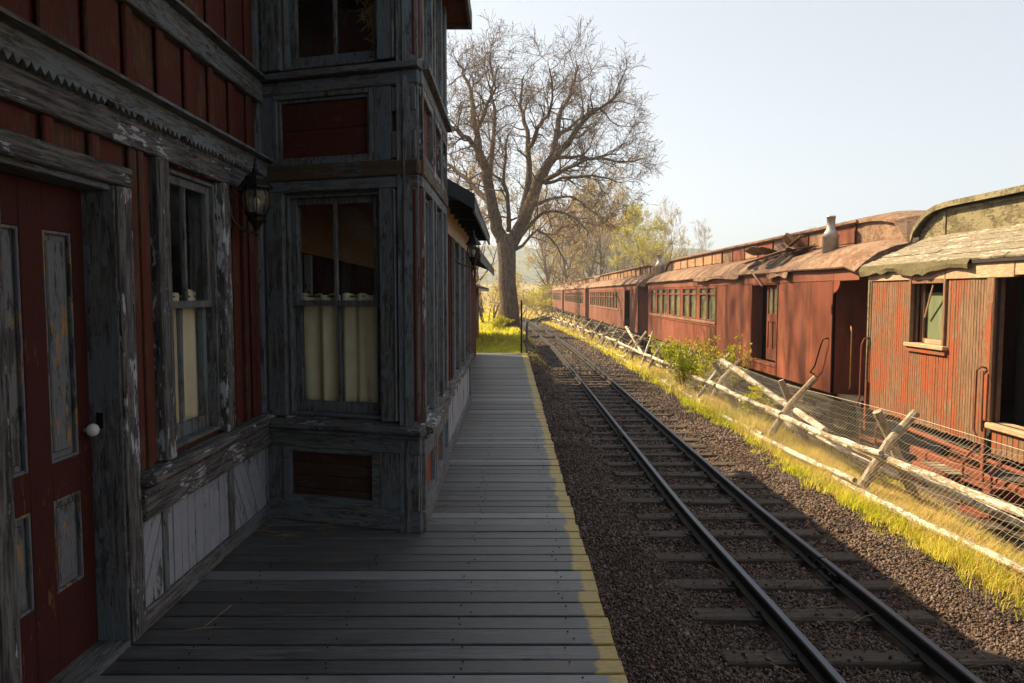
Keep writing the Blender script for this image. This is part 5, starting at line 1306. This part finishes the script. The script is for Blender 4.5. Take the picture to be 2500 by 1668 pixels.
def place_tree(name, label, loc, proto, rz=0, s=1.0, group='bare trees beyond the coaches'):
    t = thing(name, label, 'tree', loc, group)
    M = Matrix.Translation(loc) @ Matrix.Rotation(rz, 4, 'Z') @ Matrix.Diagonal((s, s, s, 1))
    parts = proto['parts']
    if not parts:
        g, leaf, nleaf, ls, tw = proto['g']
        a = mk('trunk', g.a, BARKM, t, M, True); c = mk('crown', g.c, tw, t, M); parts += [a, c, None]
        if leaf:
            V, F = g.leaves(nleaf, ls, .12); l = npmesh('leaves', V, F, leaf); l.parent = c; l.matrix_parent_inverse = M.inverted(); l.matrix_basis = M; parts[2] = l
        return t
    for i, o in enumerate(parts[:2]):
        q = o.copy(); COL.objects.link(q); q.parent = t; q.matrix_parent_inverse = WM[t.name].inverted(); q.matrix_basis = M; WM[q.name] = M.copy()
        if i == 1 and parts[2] is not None:
            l = parts[2].copy(); COL.objects.link(l); l.parent = q; l.matrix_parent_inverse = M.inverted(); l.matrix_basis = M
    return t
PR = {'pale': dict(g=make_tree(11, 18, .05, leaf=PALE, nleaf=8000, lsize=.10), parts=[]),
      'brown': dict(g=make_tree(23, 17, -.08, leaf=PALE, nleaf=7000, lsize=.10, twig=BTWIG), parts=[]),
      'yellow': dict(g=make_tree(37, 13, -.22, leaf=YLEAF, nleaf=8000, lsize=.11, kids=(3, 4)), parts=[]),
      'grey': dict(g=make_tree(41, 13, .10, maxlev=4, leaf=PALE, nleaf=1500, lsize=.08, kids=(3, 4)), parts=[])}
def at(u, Y): return ((u - 1255) / 1755.3 * Y, Y, float(ground_z((u - 1255) / 1755.3 * Y, Y)))
SPOTS = [
 ('brown', 'slim brown tree leaning over the farthest coach roof', 1372, 124, 4.4, .95),
 ('pale', 'pale tree crown filling the space above the fourth coach', 1452, 128, .7, 1.05),
 ('brown', 'brown tree close left of the yellow green pair', 1500, 116, 5.6, .95),
 ('pale', 'pale bare tree with dark leaning trunk just right of the hill gap', 1352, 112, .3, 1.05),
 ('brown', 'brown bare tree rising directly above the farthest coach', 1392, 118, 1.2, 1.05),
 ('pale', 'tall pale tree above the gap between the far coaches', 1432, 112, 2.2, 1.0),
 ('brown', 'brown twiggy tree behind the fourth coach roof', 1478, 104, 3.0, 1.02),
 ('pale', 'thin pale tree left of the yellow green tree', 1525, 108, 4.1, .92),
 ('yellow', 'yellow green spring tree with two leaning trunks behind the coaches', 1598, 74, .4, .80),
 ('yellow', 'second slender yellow green trunk beside the first', 1588, 78, 2.6, .72),
 ('grey', 'slender grey tree standing alone right of the yellow green one', 1624, 70, 1.0, .74),
 ('pale', 'low pale tree filling the gap behind the far stovepipe', 1570, 125, 5.0, .72),
 ('grey', 'small hazy tree top above the torn coach roof', 1702, 130, 2.0, .98),
 ('grey', 'tiny pale tree top left of the near stovepipe', 1975, 95, 3.3, .70),
 ('brown', 'brown bare tree behind the left of the big cottonwood', 1180, 66, 2.0, .8),
]
for kind, lab, u, Y, rz, s in SPOTS: place_tree('bare_tree' if kind != 'yellow' else 'leafing_tree', lab, at(u, Y), PR[kind], rz, s)
PR['tall'] = dict(g=make_tree(61, 20, .03, fork=.74, twig=BTWIG, kids=(3, 5)), parts=[])
place_tree('bare_tree', 'tall bare tree behind the station whose shadow falls on the red coach', (-10.5, 29.0, -.3), PR['tall'], 1.0, 1.0)
# brushy shrubs
def shrub_proto(seed, H, W, n, leaf, nl, ls, twig):
    g = Grow(seed)
    for k in range(n):
        a = g.r.uniform(0, 6.28); p = Vector((math.cos(a), math.sin(a), 0)) * g.r.uniform(0, W * .4) + Vector((0, 0, -.1))
        g.branch(p, Vector((math.cos(a) * .5, math.sin(a) * .5, 1)), H * g.r.uniform(.5, .85), H * .012, 1, 3, .05, .15, (.25, .7), (3, 5))
    return g, leaf, nl, ls, twig
SP = {'brown': dict(g=shrub_proto(5, 3.2, 2.5, 18, PALE, 1500, .08, BTWIG), parts=[]), 'green': dict(g=shrub_proto(6, 2.2, 2.2, 14, YLEAF, 4500, .10, GTWIG), parts=[])}
for kind, lab, u, Y, rz, s in [
 ('brown', 'brown brush left of the big trunk by the outbuilding', 1205, 44, 0, 1.0), ('brown', 'tangled brush right behind the big trunk', 1268, 60, 1, .8),
 ('brown', 'brown thicket under the pale trees at the head of the coaches', 1352, 108, 2, 1.3), ('green', 'bright yellow green bush at the end of the curve', 1322, 92, 0, 1.15),
 ('green', 'dark green bush in front of the hill gap', 1332, 112, 2, 1.6), ('brown', 'thicket at the left of the far curve', 1252, 84, 3, 1.0),
 ('green', 'small yellow bush at the foot of the big cottonwood', 1226, 37.0, 4, .26), ('brown', 'pale brush left of the yellow green tree behind coaches', 1545, 100, 5, 1.8), ('brown', 'brush behind the third coach roof', 1470, 118, .5, 2.2), ('brown', 'brush on the field edge behind the farthest coach', 1405, 125, 1.5, 2.2)]:
    place_tree('shrub', lab, at(u, Y), SP[kind], rz, s, 'shrubs along the line')
# leafy bush growing through the fence
g = Grow(9); BU = thing('leafy_bush', 'bright green leafy bush growing through the fence before the red coach', 'bush', (4.6, 17.6, -1.0))
for k in range(26):
    a = g.r.uniform(0, 6.28); q = g.r.uniform(0, .55); p = Vector((4.45 + q * math.cos(a) * .7, 17.4 + q * math.sin(a) * 1.6, -1.0))
    H = g.r.uniform(.45, 1.1) + (.3 if k % 6 == 0 else 0)
    g.branch(p, Vector((math.cos(a) * .18, math.sin(a) * .25, 1)), H, .012, 1, 2, .08, .09, (.2, .55), (7, 11))
for k in range(5):
    p = Vector((5.0 + g.r.uniform(-.15, .15), 16.4 + g.r.uniform(-.4, .4), -1.1)); g.branch(p, Vector((.02, 0, 1)), g.r.uniform(.85, 1.15), .011, 1, 2, .08, .06, (.2, .5), (8, 12))
st = mk('stems', g.a, TWIG, BU); tw = mk('twigs', g.c, TWIG, BU); V, F = g.leaves(5200, .04, .05); npmesh('leaves', V, F, BUSHL, tw)
for k, (x, y, hh) in enumerate([(4.75, 20.6, .9), (4.6, 13.2, .55), (4.85, 23.5, .8)]):
    g = Grow(50 + k); B2 = thing('leafy_bush', ['small leafy shoots left of the fence bush', 'low green sprouts right of the fence bush', 'farther leafy shoots by the coach gap'][k], 'bush', (x, y, -1))
    for j in range(7): g.branch(Vector((x + g.r.uniform(-.2, .2), y + g.r.uniform(-.5, .5), -1.05)), Vector((g.r.uniform(-.2, .2), g.r.uniform(-.2, .2), 1)), hh * g.r.uniform(.7, 1.15), .009, 1, 2, .08, .09, (.2, .6), (6, 9))
    mk('stems', g.a, TWIG, B2); c = mk('twigs', g.c, TWIG, B2); V, F = g.leaves(900, .045, .06); npmesh('leaves', V, F, BUSHL, c)

# ================================================================ AIR
m = NT('haze_air'); pv = m.n('ShaderNodeVolumePrincipled'); pv.inputs['Color'].default_value = (.70, .83, 1.0, 1); pv.inputs['Density'].default_value = .0010; pv.inputs['Anisotropy'].default_value = .35
m.l(pv.outputs[0], m.out.inputs['Volume'])
tag(bx('haze', m.m, None, -1600, 1600, -80, 2500, -4, 75, 0), 'thin pale haze filling the valley air', 'haze', kind='stuff')
# END
